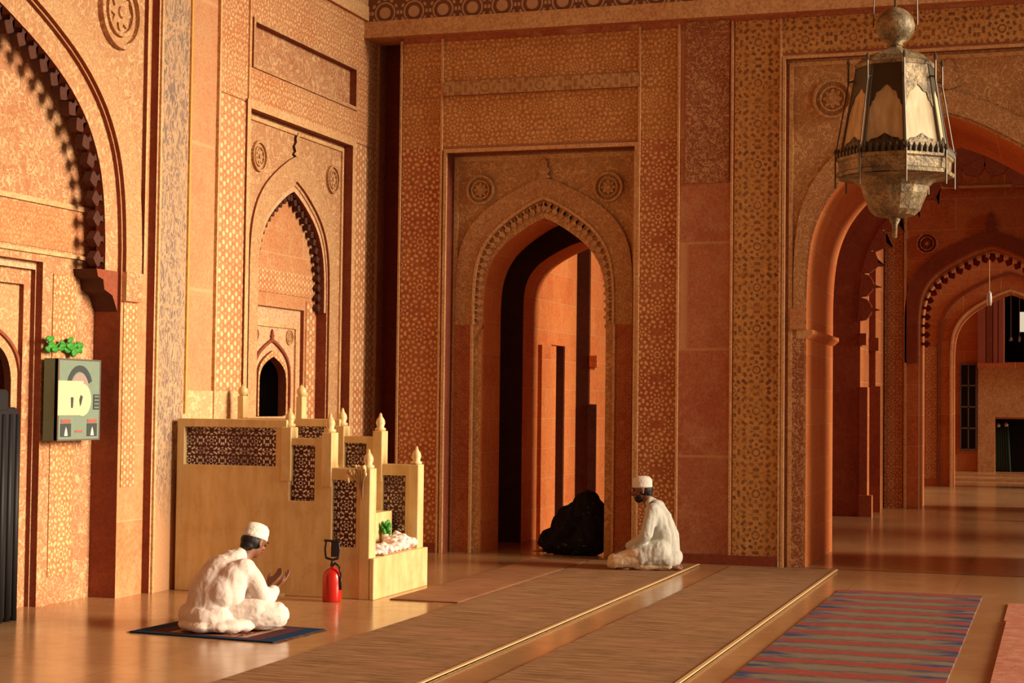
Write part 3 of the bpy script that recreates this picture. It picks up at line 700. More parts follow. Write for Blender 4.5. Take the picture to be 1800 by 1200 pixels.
prism('ledge', [rect(-1.9, 3, 2.6, 2.72)], 'B', EY, EY-.25, [M['farst'], M['farst']], we)
prism('tan_slab', [rect(-1.9, -1.5, .1, 2.6)], 'B', EY, EY-.04, [M['mould'], M['farst']], we)
prism('tan_slab', [rect(-1.5, 1, 1.42, 2.6)], 'B', EY, EY-.04, [M['mould'], M['farst']], we)
for a, b, mm in ((-1.9, -1.72, 'brown'), (-1.70, -1.56, 'redjamb'), (-1.54, -1.44, 'brown'), (-1.42, -1.3, 'brown')): prism('colonnette', [rect(a, b, 2.72, 4.4)], 'B', EY, EY-.1, M[mm], we)
prism('floor_step', [rect(-7, 6, 0, .1)], 'B', EY, EY-1.6, [M['mould'], M['floor']], we)
prism('floor_step', [rect(-7, 6, 0, .05)], 'B', EY, EY-3.2, [M['mould'], M['floor']], we)
struct(prism('window_1', [rect(-1.0, -.3, 3.5, 4.08), rect(-.96, -.34, 3.54, 4.04)], 'B', EY+1.45, EY+1.36, M['wood']))
d_ = prism('wall_side', [rect(19.1, 25.3, -.1, 9.6)], 'A', -6.5, -6.4, M['soffit']); struct(d_)

# right-hand piers of the open courtyard arcade (outside the frame, they carry the roof)
for y_ in (-5, 3.5, 27.2, 36.5):
    struct((lambda mb: mb.ob('wall_right_unseen', M['plain'], None))(MB().box(6.4, 7.0, y_-.5, y_+.5, 0, 9.6)))

struct(MB().box(6.4, 7.0, 20.9, 23.8, 0, 9.6).ob('wall_right_unseen', M['plain']))  # unseen wall added to block sun from the door passage
# ================================================================== THINGS
# ---------------- floor coverings
def mat_run(name, label, cat, x0, x1, y0, y1, h, mt, edge=None, group=None, ew=.03):
    t = thing(name, label, cat, ((x0+x1)/2, (y0+y1)/2, 0), 0, group)
    hx, hy = (x1-x0)/2, (y1-y0)/2
    b = MB(); nx, ny = 14, max(4, int(hy*6)); top = {}
    for i in range(nx+1):
        for j in range(ny+1):
            x = -hx+2*hx*i/nx; y = -hy+2*hy*j/ny
            wob = .006*noise.noise(Vector((x*2+x0, y*1.5, 3))) if 0 < i < nx else 0
            top[i, j] = (b.v((x, y, h+abs(wob))), b.v((x, y, .001)))
    for i in range(nx):
        for j in range(ny):
            for k, q in ((0, 1), (1, -1)):
                f = [top[i, j][k], top[i+1, j][k], top[i+1, j+1][k], top[i, j+1][k]]; b.bm.faces.new(f[::q])
    for i in range(nx):
        for j in (0, ny): b.bm.faces.new((top[i, j][0], top[i+1, j][0], top[i+1, j][1], top[i, j][1]))
    for j in range(ny):
        for i in (0, nx): b.bm.faces.new((top[i, j][0], top[i, j+1][0], top[i, j+1][1], top[i, j][1]))
    b.ob('weave', mt, t)
    if edge:
        for s in (1,):
            e = MB(); e.box(*sorted((s*hx, s*(hx-ew))), -hy, hy, .001, h+.008); e.ob('edge_binding', edge, t, bevel=.003)
    return t
mat_run('straw_mat', 'long brown straw prayer mat nearest the marble pulpit, kneeling man on its far end', 'mat', -4.6, -3.47, 6.0, 16.72, .012, M['straw'], M['strawedge'], 'straw mat runs')
mat_run('straw_mat', 'long brown straw prayer mat just left of the striped rug', 'mat', -3.14, -2.09, 6.0, 16.75, .012, M['straw'], M['strawedge'], 'straw mat runs')
mat_run('straw_mat', 'short worn reddish straw mat between the pulpit steps and the doorway', 'mat', -5.22, -4.63, 12.75, 16.6, .010, M['straw2'], None, 'straw mat runs')
kr = mat_run('striped_rug', 'red, grey and navy striped woven rug lying on the marble floor', 'rug', -1.86, -.64, 8.0, 15.0, .01, M['kilim'])
mat_run('pink_carpet', 'faded pink carpet at the right edge, farther and shorter of the two', 'carpet', -.41, 1.4, 13.31, 14.5, .012, M['pink'], None, 'pink carpets')
mat_run('pink_carpet', 'faded pink carpet at the right edge, nearer and longer of the two', 'carpet', -.39, 1.4, 7.6, 13.3, .022, M['pink'], None, 'pink carpets')

# ---------------- the marble pulpit
mx0, my0, my1 = -7.2, 12.68, 13.88
ft = .12        # balustrade thickness
t = thing('stone_pulpit', 'cream marble stepped pulpit with pierced screens against the left wall', 'pulpit', (mx0, my0, 0))
def lx(x): return x-mx0
W = my1-my0
def baluster(y0, y1, solid):
    segs = [(-7.17, -6.14, 1.46, (-7.10, -6.24, 1.07, 1.39)), (-6.14, -5.77, 1.31, (-6.11, -5.88, .79, 1.25)), (-5.77, -5.40, 1.07, (-5.72, -5.50, .42, .97))]
    out = [(lx(-7.17), 0), (lx(-5.40), 0), (lx(-5.40), 1.07), (lx(-5.77), 1.07), (lx(-5.77), 1.31), (lx(-6.14), 1.31), (lx(-6.14), 1.46), (lx(-7.17), 1.46)]
    holes = [rect(lx(h[0]), lx(h[1]), h[2], h[3]) for *_, h in segs]
    prism('balustrade', [out]+holes, 'B', y1, y0, M['minbar'], t, bevel=.006)
    for *_, h in segs:
        prism('pierced_screen', [rect(lx(h[0])-.01, lx(h[1])+.01, h[2]-.01, h[3]+.01)], 'B', (y0+y1)/2+.015, (y0+y1)/2-.015, M['jali'], t)
    for x, z in ((-6.14, 1.40), (-5.77, 1.36), (-5.42, 1.07)):
        p = MB(); p.box(lx(x)-.045, lx(x)+.045, y0-.01, y1+.01, .0 if x > -5.5 else z-.45, z); po = p.ob('post', M['minbar'], t, bevel=.006)
        f = MB(); c = (lx(x), (y0+y1)/2, z)
        f.lathe([(.045, 0), (.05, .02), (.03, .035), (.042, .07), (.036, .1), (.015, .13), (.012, .15), (0, .165)], c, 14); f.ob('finial', M['minbar'], po, smooth=True)
baluster(0, ft, True); baluster(W-ft, W, False)
p = MB()
p.box(lx(-7.17), lx(-6.14), ft, W-ft, 0, 1.05); p.ob('platform', M['minbar'], t)
p = MB(); p.box(lx(-6.14), lx(-5.86), ft, W-ft, 0, .84); p.ob('step', M['minbar'], t, bevel=.006)
p = MB(); p.box(lx(-5.86), lx(-5.62), ft, W-ft, 0, .66); p.ob('step', M['minbar'], t, bevel=.006)
p = MB(); p.box(lx(-5.62), lx(-5.37), ft+.001, W-ft-.001, 0, .34); p.box(lx(-5.372), lx(-5.33), -.012, W+.012, 0, .34); p.ob('step', M['minbar'], t, bevel=.008)
for x in (-7.14, -6.55):
    p = MB(); p.box(lx(x)-.03, lx(x)+.03, W-ft+.01, W-.01, 1.46, 1.66); po = p.ob('post', M['minbar'], t, bevel=.005)
    f = MB(); f.lathe([(.03, 0), (.045, .03), (.045, .06), (.02, .09), (0, .11)], (lx(x), W-ft/2, 1.66), 14); f.ob('finial', M['minbar'], po, smooth=True)
# sprig tied on the post
s_ = thing('dried_flower_sprig', 'dried cream flower sprig tied to the near front post of the marble pulpit', 'flowers', (-5.44, my0-.014, .9))
b = MB(); hd = MB()
for k in range(7):
    a = -1.15+k*.27; L = .13+.05*random.random()
    pts = [(0, 0, -.08)] + [(L*q*math.sin(a)*.8, -.02-.02*q, L*q*math.cos(a)+.02) for q in (.3, .65, 1)]
    b.tube(pts, .004, 6); e = pts[-1]
    for j in range(4): hd.ell((e[0]+random.uniform(-.015, .015), e[1]+random.uniform(-.012, .01), e[2]+random.uniform(-.015, .025)), (.011, .011, .018), seg=8)
b.ob('stems', M['straw'], s_); hd.ob('blossoms', M['minbar'], s_, smooth=True)
# cloth bundle and green bottle on the first step
cb = thing('cloth_bundle', 'crumpled pinkish white cloth bundle on the lowest step of the marble pulpit', 'cloth', (-5.45, 13.28, .342))
b = MB()
for k in range(18):
    yy = -.38+.76*k/17; hgt = .05+.10*math.exp(-((yy-.22)/.14)**2)+.035*math.exp(-((yy+.2)/.1)**2)
    b.ell((.0+.03*math.sin(k*2.1), yy, hgt*.5), (.085+.02*math.sin(k*1.7), .06, hgt*.5+.004))
b.blob('cloth', M['pinkcloth'], cb, .008, 3, .02, 14, (1, 1, 1))
gb = thing('potted_sprig', 'small green leafy sprig in a white cup behind the cloth bundle', 'plant', (-5.575, 13.5, .342))
MB().lathe([(.025, 0), (.035, .13), (.03, .135), (.028, .12), (0, .115)], (0, 0, 0), 16).ob('cup', M['white'], gb, smooth=True)
b = MB()
for k in range(12):
    a = k*2.4; L = .05+.04*random.random(); c = Vector((math.cos(a)*.03, math.sin(a)*.03, .14+.008*k))
    b.ell(c, (.022, .012, .03), Matrix.Rotation(a, 3, 'Z') @ Matrix.Rotation(.6, 3, 'Y'), 8)
b.ob('foliage', M['leaf'], gb, smooth=True)

# ---------------- fire extinguisher
t = thing('fire_extinguisher', 'red fire extinguisher with black wire handle standing beside the marble pulpit', 'fire extinguisher', (-5.61, 12.47, 0))
MB().lathe([(.0, .0), (.07, 0), (.078, .012), (.078, .20), (.07, .235), (.045, .26), (.02, .272), (.018, .29), (0, .29)], n=28).ob('cylinder', M['redpaint'], t, smooth=True)
b = MB(); b.cyl((0, 0, .288), (0, 0, .32), .02, .015); b.cyl((0, 0, .31), (0, 0, .345), .01); b.ob('valve', M['blackpl'], t)
b = MB()
b.tube([(-.06, 0, .35), (-.068, 0, .42), (-.06, 0, .48)], .008); b.tube([(.05, 0, .35), (.058, 0, .42), (.05, 0, .48)], .008)
b.tube([(-.075, 0, .49), (.06, 0, .485)], .01); b.tube([(-.06, 0, .35), (0, 0, .335), (.05, 0, .35)], .010); b.box(-.01, .045, -.012, .012, .36, .48)
b.ob('bracket', M['blackpl'], t)
b = MB(); b.tube([(.02, -.0, .31), (.07, -.03, .29), (.088, -.03, .22), (.086, -.02, .1)], .009); b.ob('hose', M['blackpl'], t, smooth=True)

# ---------------- notice board on the niche wall
sx = XA-.075
q0 = at(106, 630, 0, sx); q1 = at(180, 630, 0, sx); q2 = at(104, 775, 0, sx)
yL, yR, zT, zB = q0.y, q1.y, at(143, 631, 0, sx).z, at(140, 774, 0, sx).z
t = thing('notice_board', 'faded teal notice board with a cream sheet hung on the niche wall', 'sign', (sx-.045, (yL+yR)/2, zB))
bw, bh = (yR-yL)/2, zT-zB
def pl(name, pts, d, mt, par): return prism(name, [pts], 'A', .03+d-.004, .03+d, mt, par)
bd = MB().box(-.10, .03, -bw, bw, 0, bh).ob('board', M['signbg'], t, bevel=.003)
fr = prism('board_edge', [rect(-bw, bw, 0, bh), rect(-bw+.012, bw-.012, .012, bh-.012)], 'A', .0, .034, M['silver'], t)
n = 20; ro, ri, cc = bw*.62, bw*.46, (0, bh*.62)
arc = [(cc[0]+ro*math.cos(PI*.12+PI*.76*i/n), cc[1]+ro*1.05*math.sin(PI*.12+PI*.76*i/n)) for i in range(n+1)]+[(cc[0]+ri*math.cos(PI*.88-PI*.76*i/n), cc[1]+ri*1.05*math.sin(PI*.88-PI*.76*i/n)) for i in range(n+1)]
pl('title_arc', arc, .004, M['signdark'], t)
arc2 = [(cc[0]+ri*.95*math.cos(PI*i/n), cc[1]+ri*.98*math.sin(PI*i/n)) for i in range(n+1)]
pl('title_ground', arc2, .003, M['signpink'], t)
cs = pl('cream_sheet', rect(-bw*1.02, bw*.15, bh*.31, bh*.73), .007, M['signcream'], t)
pl('cream_disc', [(bw*.12+bw*.42*math.cos(a), bh*.5+bh*.2*math.sin(a)) for a in (2*PI*i/24 for i in range(24))], .006, M['signcream'], t)
pl('ink_mark', [(-bw*.42, bh*.40), (-bw*.34, bh*.40), (-bw*.32, bh*.53), (-bw*.44, bh*.53)], .010, M['signdark'], cs)
pl('ink_mark', [(bw*.0, bh*.42), (bw*.05, bh*.45), (bw*.12, bh*.54), (bw*.02, bh*.56), (-bw*.04, bh*.5)], .010, M['signdark'], cs)
pl('side_print', rect(bw*.66, bw*.96, bh*.38, bh*.57), .004, M['signdark'], t)
for k in range(4): pl('side_print_line', rect(bw*.7, bw*.92, bh*(.40+.045*k), bh*(.415+.045*k)), .006, M['signbg'], t)
for a in (-.62, .62):
    pl('photo_panel', rect(bw*(a-.24), bw*(a+.24), bh*.05, bh*.21), .004, M['signdark'], t)
    pl('red_heading', rect(bw*(a-.22), bw*(a+.22), bh*.22, bh*.26), .004, M['signred'], t)
    pl('white_figure', [(bw*(a-.08), bh*.06), (bw*(a+.08), bh*.06), (bw*(a+.05), bh*.12), (bw*a, bh*.17), (bw*(a-.05), bh*.12)], .006, M['signred2'], t)
pl('red_note', rect(-bw*.18, bw*.16, bh*.10, bh*.125), .004, M['signred'], t)
# green sprig above the board
g0 = at(112, 606, 0, bk+.05)
t = thing('leafy_sprig', 'bright green leafy sprig tucked on the niche wall above the notice board', 'plant', (bk+.01, g0.y, g0.z))
b = MB(); b.tube([(.01, .12, -.08), (.02, 0, -.01), (.03, -.2, .0)], .006, 6); b.ob('twig', M['straw'], t)
b = MB()
for k in range(34):
    yy = -.22+.44*random.random(); zz = .0+random.uniform(-.045, .045)-(.03 if yy > .12 else 0)
    b.ell((.03+random.random()*.03, yy, zz), (.012, .05, .022), Matrix.Rotation(random.uniform(-.5, .5), 3, 'X'), 8)
b.ob('leaves', M['leaf'], t, smooth=True)
# black draped stand at the left edge
k0 = at(30, 1057, 2, 0)
t = thing('draped_stand', 'tall black cloth-draped stand at the left edge before the niche', 'stand', (-7.3, 10.05, 0))
yk = at(34, 900, 0, -7.25).y-10.05; yk2 = at(18, 700, 0, -7.25).y-10.05
b = MB()
b.box(-.12, .05, -1.0, yk-.02, .0, 1.55); b.box(-.12, .05, -1.0, yk2, 1.5, 1.68)
b.ob('drape', M['wood'], t, bevel=.03)
b = MB()
for k in range(12):
    yy = yk-.05-.085*k; b.cyl((.05, yy, .0), (.05, yy, 1.5), .026, .02, 10)
b.ob('folds', M['wood'], t, smooth=True)

# ---------------- people
def Rz(a): return Matrix.Rotation(a, 3, 'Z')
def head(b, c, R, s=1.0):
    """adds skull, face and ears; R maps head frame (x forward, z up)"""
    P = lambda x, y, z: Vector(c)+R @ Vector((x*s, y*s, z*s))
    b.ell(P(-.012, 0, .02), (.092*s, .076*s, .088*s), R); b.ell(P(.022, 0, -.035), (.062*s, .056*s, .072*s), R)
    b.ell(P(.045, 0, -.075), (.034*s, .034*s, .028*s), R)
    b.cap(P(.082, 0, .005), .010*s, P(.104, 0, -.03), .014*s, 10); b.ell(P(.096, 0, -.034), (.012*s, .018*s, .010*s), R)
    b.ell(P(.072, 0, .028), (.02*s, .052*s, .012*s), R)
    b.ell(P(.082, 0, -.058), (.012*s, .024*s, .006*s), R); b.ell(P(.080, 0, -.070), (.012*s, .020*s, .006*s), R)
    for q in (-1, 1):
        b.ell(P(.060, q*.040, -.022), (.022*s, .02*s, .02*s), R)
        b.ell(P(-.012, q*.080, -.008), (.020*s, .008*s, .032*s), R); b.ell(P(-.012, q*.083, -.034), (.010*s, .008*s, .012*s), R)
    return P
def hand(b, w, d, n, curl=.5, side=1, s=1.0):
    """w wrist, d finger direction, n palm normal (fingers curl towards n)"""
    w, d, n = Vector(w), Vector(d).normalized(), Vector(n).normalized(); n = (n-d*n.dot(d)).normalized(); x = d.cross(n)*side
    for k in range(4):
        off = x*(-.03+.02*k)*s; L = (.068, .078, .074, .058)[k]*s; b0 = w+off*.7+d*.015*s; k0 = w+off+d*.085*s
        b.cap(b0, .014*s, k0, .011*s, 8)
        p = k0; a = curl*.35; seg = (L*.45, L*.32, L*.25)
        for j, l in enumerate(seg):
            q = p+(d*math.cos(a)+n*math.sin(a))*l; b.cap(p, (.0095-.001*j)*s, q, (.0088-.001*j)*s, 8); p = q; a += curl*.7
    t0 = w-x*.022*s+d*.02*s; t1 = t0-x*.03*s+d*.035*s+n*.012*s; t2 = t1-x*.006*s+d*.03*s+n*.012*s
    b.cap(t0, .014*s, t1, .011*s, 8); b.cap(t1, .0105*s, t2, .008*s, 8)
def eyes(P, par, R, s=1.0):
    for q in (-1, 1):
        MB().ell(P(.078, q*.032, .008), (.010*s, .013*s, .006*s), R).ob('eye', M['hair'], par, smooth=True)
        MB().ell(P(.083, q*.033, .032), (.008*s, .022*s, .005*s), R).ob('eyebrow', M['hair'], par, smooth=True)
def cap_hat(P, R, par, s=1.0):
    b = MB(); c = P(-.012, 0, .03)
    X = Matrix.Translation(c) @ (R @ Matrix.Rotation(-.18, 3, 'Y')).to_4x4() @ Matrix.Diagonal((1.12*s, .95*s, 1*s, 1)); b.X = X
    b.lathe([(.079, -.012), (.0885, -.010), (.0885, .012), (.0865, .014), (.089, .04), (.084, .068), (.066, .092), (.035, .102), (0, .104)], n=32)
    b.ob('cap', M['cap'], par, smooth=True)

# seated man on the prayer rug
rz1 = math.radians(52)
pc = at(408, 1112, 2, 0)
t = thing('person', 'person in white robe and skullcap sitting cross-legged on a small prayer rug', 'person', (-5.60, 10.60, .012), rz1)
S = 1.0
b = MB()
Rh = Matrix.Rotation(.35, 3, 'Z') @ Matrix.Rotation(.5, 3, 'Y')
hc = (.235, .01, .60)
P = head(b, hc, Rh)
b.chain([((.12, 0, .45), .062), ((.17, 0, .52), .052), ((.21, 0, .57), .05)])
b.chain([((-.03, 0, .12), .13), ((.0, 0, .26), .125), ((.07, 0, .38), .12), ((.13, 0, .44), .08)])
for q in (-1, 1):
    b.chain([((.10, q*.15, .42), .055), ((.19, q*.235, .24), .042), ((.32, q*.11, .255), .033), ((.37, q*.075, .275), .026)])
    hand(b, (.37, q*.07, .275), (.75, -q*.05, .66), (-.6, -q*.2, .7), .35, q)
    b.chain([((.0, q*.10, .10), .10), ((.26, q*.28, .10), .07), ((.25, -q*.02, .055), .045), ((.21, -q*.14, .04), .035)])
    b.chain([((.21, -q*.14, .04), .033), ((.27, -q*.19, .03), .024)])
body = b.blob('body', M['skin'], t, .006, 3)
eyes(P, body, Rh)
b = MB()
b.chain([((-.08, 0, .15), .19), ((-.06, 0, .26), .19), ((.0, 0, .36), .165), ((.065, 0, .44), .115), ((.12, 0, .50), .066)])
b.chain([((-.03, .10, .27), .15), ((.02, .13, .36), .12), ((.075, .16, .42), .085)]); b.chain([((-.03, -.10, .27), .15), ((.02, -.13, .36), .12), ((.075, -.16, .42), .085)])
for q in (-1, 1):
    b.chain([((.09, q*.15, .425), .078), ((.14, q*.205, .34), .07), ((.19, q*.235, .24), .066), ((.27, q*.18, .235), .058), ((.33, q*.11, .255), .048)])
b.ell((-.12, 0, .10), (.20, .27, .105)); b.ell((-.2, -.05, .045), (.14, .22, .045))
b.ell((-.04, -.22, .05), (.2, .11, .05)); b.ell((.10, -.2, .07), (.16, .1, .06))
b.blob('robe', M['white'], t, .009, 6, .009, 8, (1, 1, .3))
b = MB()
for q in (-1, 1):
    b.chain([((.0, q*.12, .11), .12), ((.15, q*.23, .12), .11), ((.27, q*.28, .11), .095), ((.27, q*.15, .075), .07), ((.25, q*.0, .06), .06), ((.22, -q*.08, .05), .05)])
b.blob('trousers', M['white'], t, .009, 4, .010, 9, (.6, .6, 1.4))
b = MB(); b.ell(P(-.03, 0, -.012), (.082, .079, .062), Rh); b.ell(P(-.055, 0, -.055), (.045, .058, .04), Rh)
b.blob('hair', M['hair'], t, .006, 2)
cap_hat(P, Rh, t)
# kneeling man
t = thing('person', 'person in pale grey long shirt and white cap kneeling beside the doorway', 'person', (-3.74, 16.05, .014), math.radians(188))
b = MB(); Rh = Matrix.Rotation(.22, 3, 'Y'); hc = (.17, 0, .775)
P = head(b, hc, Rh)
b.chain([((.07, 0, .62), .065), ((.11, 0, .68), .052), ((.14, 0, .74), .05)])
b.chain([((-.03, 0, .24), .13), ((-.01, 0, .36), .12), ((.03, 0, .50), .125), ((.06, 0, .60), .09)])
for q in (-1, 1):
    b.chain([((.05, q*.16, .585), .052), ((.09, q*.21, .36), .042), ((.26, q*.15, .235), .033), ((.31, q*.13, .215), .026)])
    hand(b, (.31, q*.13, .215), (.9, 0, -.45), (-.3, 0, -1), .4, q)
    b.chain([((-.02, q*.10, .19), .085), ((.18, q*.12, .12), .07), ((.40, q*.135, .07), .055)])
    b.chain([((.38, q*.14, .05), .05), ((.1, q*.11, .05), .048), ((-.13, q*.09, .05), .04), ((-.19, q*.08, .03), .03)])
    b.chain([((-.17, q*.08, .05), .03), ((-.22, q*.07, .015), .018)])
body = b.blob('body', M['skin'], t, .006, 3); eyes(P, body, Rh)
b = MB()
b.chain([((-.05, 0, .20), .16), ((-.05, 0, .32), .15), ((.0, 0, .46), .145), ((.035, 0, .57), .115), ((.075, 0, .645), .066)])
b.chain([((.0, .08, .48), .10), ((.045, .14, .585), .072)]); b.chain([((.0, -.08, .48), .10), ((.045, -.14, .585), .072)])
for q in (-1, 1):
    b.chain([((.045, q*.15, .585), .072), ((.075, q*.195, .47), .066), ((.095, q*.215, .35), .062), ((.18, q*.185, .28), .054), ((.265, q*.15, .235), .048)])
b.ell((-.07, 0, .12), (.17, .20, .12)); b.ell((.05, 0, .15), (.2, .23, .12)); b.ell((.10, -.17, .10), (.15, .07, .10))
for q in (-1, 1): b.chain([((-.02, q*.10, .18), .132), ((.15, q*.115, .15), .122)])
b.blob('shirt', M['greyshirt'], t, .009, 4, .011, 10, (1, 1, .25))
b = MB()
for q in (-1, 1):
    b.chain([((-.02, q*.10, .18), .12), ((.2, q*.12, .135), .108), ((.40, q*.135, .085), .080)]); b.chain([((.42, q*.135, .07), .07), ((.1, q*.11, .06), .06), ((-.10, q*.09, .055), .055)])
b.blob('trousers', M['creamcloth'], t, .009, 4, .010, 9, (.5, .8, 1.4))
b = MB(); b.ell(P(-.03, 0, -.012), (.082, .079, .062), Rh); b.ell(P(-.055, 0, -.05), (.045, .058, .035), Rh); hr = b.blob('hair', M['hair'], t, .006, 2)
b = MB(); b.ell(P(.045, 0, -.078), (.046, .046, .046), Rh); b.ell(P(.03, 0, -.06), (.045, .062, .03), Rh); b.blob('beard', M['hair'], t, .006, 2)
cap_hat(P, Rh, t)
# figure in black bowing in the doorway
t = thing('person', 'person in black patterned cloak bowing low in the doorway', 'person', (-4.90, 17.42, 0), math.radians(180))
b = MB(); Rh = Matrix.Rotation(1.35, 3, 'Y'); P = head(b, (.39, 0, .13), Rh)
b.chain([((.26, 0, .27), .06), ((.33, 0, .2), .052)]); b.chain([((-.1, 0, .35), .11), ((.05, 0, .36), .11), ((.2, 0, .28), .10)])
for q in (-1, 1):
    b.chain([((.2, q*.12, .26), .045), ((.27, q*.15, .1), .035), ((.40, q*.13, .04), .026)]); hand(b, (.40, q*.13, .035), (1, 0, -.05), (0, 0, -1), .1, q, .8)
    b.chain([((-.1, q*.08, .30), .08), ((.10, q*.1, .09), .05), ((-.12, q*.09, .05), .04)])
b.blob('body', M['skin'], t, .008, 3)
b = MB()
b.chain([((-.09, 0, .22), .2), ((-.10, 0, .42), .17), ((-.07, 0, .57), .13)]); b.chain([((-.06, 0, .5), .17), ((.08, 0, .38), .18), ((.2, 0, .28), .16), ((.28, 0, .2), .13)])
b.ell((.1, 0, .1), (.34, .26, .12)); b.ell((-.05, 0, .15), (.23, .26, .17))
b.ell((.375, 0, .14), (.125, .12, .125))
for q in (-1, 1): b.chain([((.15, q*.15, .28), .10), ((.27, q*.17, .12), .07), ((.36, q*.13, .06), .055)])
b.blob('cloak', M['black'], t, .011, 4, .03, 8, (1, 1, .6))
# prayer rug
rr = thing('prayer_rug', 'small patterned prayer rug with dark blue border under the seated person', 'rug', (-5.54, 10.56, 0), math.radians(-4))
MB().box(-.57, .57, -.36, .36, .001, .011).ob('pile', M['prayer'], rr)
for s in (-1, 1):
    b = MB()
    for k in range(48):
        yy = -.35+.7*k/47; b.cyl((s*.57, yy, .006), (s*(.60+.008*random.random()), yy+random.uniform(-.006, .006), .003), .0025, .0015, 5)
    b.ob('tassels', M['straw'], rr)

# open booklet in front of seated person
t = thing('folded_paper', 'small cream folded paper on the floor in front of the seated person', 'paper', (*at(490, 1046, 2, 0).xy, 0.0), .3)
t.location.z = .002
MB().box(-.05, .05, -.035, .035, .0, .006).ob('lower_leaf', M['signcream'], t)
b = MB(); b.X = Matrix.Rotation(-.12, 4, 'Y'); b.box(-.05, .05, -.035, .035, .008, .011); b.ob('upper_leaf', M['signcream'], t)

# ---------------- hanging lantern
LY = 9.6
def LP(px, py): return at(px, py, 1, LY)
c0 = LP(1573, 300); ppm = FPX/((c0-CAM).dot(FW))
zc = lambda py: LP(1573, py).z
t = thing('hanging_lantern', 'large ornate octagonal bronze lantern with cloudy glass hanging before the great arch', 'lantern', (c0.x, LY, zc(415)))
z_ = lambda py: zc(py)-zc(415)
px = lambda p: p/ppm
va = math.radians(-90-10)-YAW*0+math.radians(18.2-10)*0
# octagon rotated so that one corner points at the camera, slightly to its right
ang = math.atan2(CAM.y-LY, CAM.x-c0.x)+math.radians(10.5)
O8 = lambda r, k: (r*math.cos(ang+k*PI/4), r*math.sin(ang+k*PI/4))
def oct_lathe(prof, name, mt, smooth=False, n=8, bevel=0, par=None):
    return MB().lathe([(px(r), z_(y)) for r, y in prof], n=n, rot=ang).ob(name, mt, par or t, smooth, bevel)
bw_ = oct_lathe([(0, 419), (4, 417), (5, 395), (10, 386), (8, 382), (22, 380)], 'drop_finial', M['brasslt'], True, 16)
oct_lathe([(20, 382), (34, 379), (44, 370), (50, 355), (56, 342), (58, 330), (66, 322), (72, 318), (98, 314)], 'bowl', M['brasslt'], False, 16)
oct_lathe([(98, 314), (103, 312), (104, 306), (98, 303), (99, 287), (103, 284), (103, 279), (94, 277), (92, 270)], 'collar', M['brasslt'], False, 8)
# corner posts, glass panes, upper plates and cresting
rt, rb, yt, yb = 66, 93, 118, 272
for k in range(8):
    a = O8(px(rt), k); b2 = O8(px(rb), k); c = O8(px(rt), k+1); d = O8(px(rb), k+1)
    zt, zb = z_(yt), z_(yb)
    q = MB()
    q.cyl((*b2, zb), (*a, zt), px(3.2), px(2.6), 8); q.ob('corner_post', M['brass'], t)
    def lerp(f, g):    # f across, g up (0 bottom)
        lo = Vector((*b2, zb)).lerp(Vector((*d, zb)), f); hi = Vector((*a, zt)).lerp(Vector((*c, zt)), f); return lo.lerp(hi, g)
    nrm = Vector(((a[0]+c[0]), (a[1]+c[1]), 0)).normalized()
    def plate(name, poly, th, off, mt, par):
        bm = MB(); f = [bm.v(lerp(*w)+nrm*off) for w in poly]; g = [bm.v(lerp(*w)+nrm*(off-th)) for w in poly]
        bm.bm.faces.new(f); bm.bm.faces.new(g[::-1])
        for i in range(len(f)): j = (i+1) % len(f); bm.bm.faces.new((f[i], g[i], g[j], f[j]))
        bmesh.ops.triangulate(bm.bm, faces=[x for x in bm.bm.faces if len(x.verts) > 4])
        return bm.ob(name, mt, par)
    plate('glass_pane', [(.03, .02), (.97, .02), (.97, .97), (.03, .97)], px(1.2), 0, M['glass'], t)
    dk = M['brass'] if k not in (0,) else M['brasslt']  # right-hand face paler: side light put into the plate colour
    top = [(.02, 1.0), (.98, 1.0), (.98, .50), (.93, .48), (.9, .54), (.84, .56), (.8, .64), (.68, .66), (.6, .70), (.5, .73), (.4, .70), (.32, .66), (.2, .64), (.16, .56), (.1, .54), (.07, .48), (.02, .50)]
    plate('fretted_plate', top, px(1.5), px(1.5), dk, t)
    bot = [(.02, .0), (.98, .0), (.98, .10), (.9, .07), (.84, .11), (.76, .07), (.68, .12), (.6, .09), (.5, .17), (.4, .09), (.32, .12), (.24, .07), (.16, .11), (.1, .07), (.02, .10)]
    plate('fretted_plate', bot, px(1.5), px(1.5), dk, t)
    # spikes
    e = O8(px(104), k); q = MB(); q.cyl((*e, z_(332)), (*e, z_(268)), px(1.6), px(1.6), 6); q.lathe([(0, z_(262)), (px(3.4), z_(270)), (0, z_(278))], (*e, 0), 8); q.ob('collar_spike', M['brass'], t)
    e = O8(px(82), k); q = MB(); q.cyl((*e, z_(150)), (*e, z_(108)), px(2), px(1.6), 6); q.lathe([(0, z_(102)), (px(3.6), z_(112)), (0, z_(122))], (*e, 0), 8)
    q.tube([(*e, z_(146)), (*O8(px(69), k), z_(142))], px(1.6), 6); q.tube([(*e, z_(150)), (*O8(px(104), k), z_(276))], px(1.3), 6); q.ob('side_rod', M['brass'], t)
    # crest over the collar
    A, B_ = Vector((*O8(px(101), k), 0)), Vector((*O8(px(101), k+1), 0)); q = MB()
    for j in range(7):
        w = A.lerp(B_, (j+.5)/7); q.lathe([(px(4.4), z_(279)), (px(5), z_(272)), (0, z_(262))], (w.x, w.y, 0), 6)
    q.ob('crest', M['brass'], t)
oct_lathe([(70, 122), (72, 116), (66, 112), (58, 104), (44, 97), (30, 92), (14, 86), (10, 80)], 'dome', M['brasslt'], False, 8)
oct_lathe([(10, 82), (14, 80), (12, 77), (24, 70), (33, 56), (34, 46), (31, 34), (22, 22), (12, 16), (8, 14)], 'ball', M['brasslt'], True, 20)
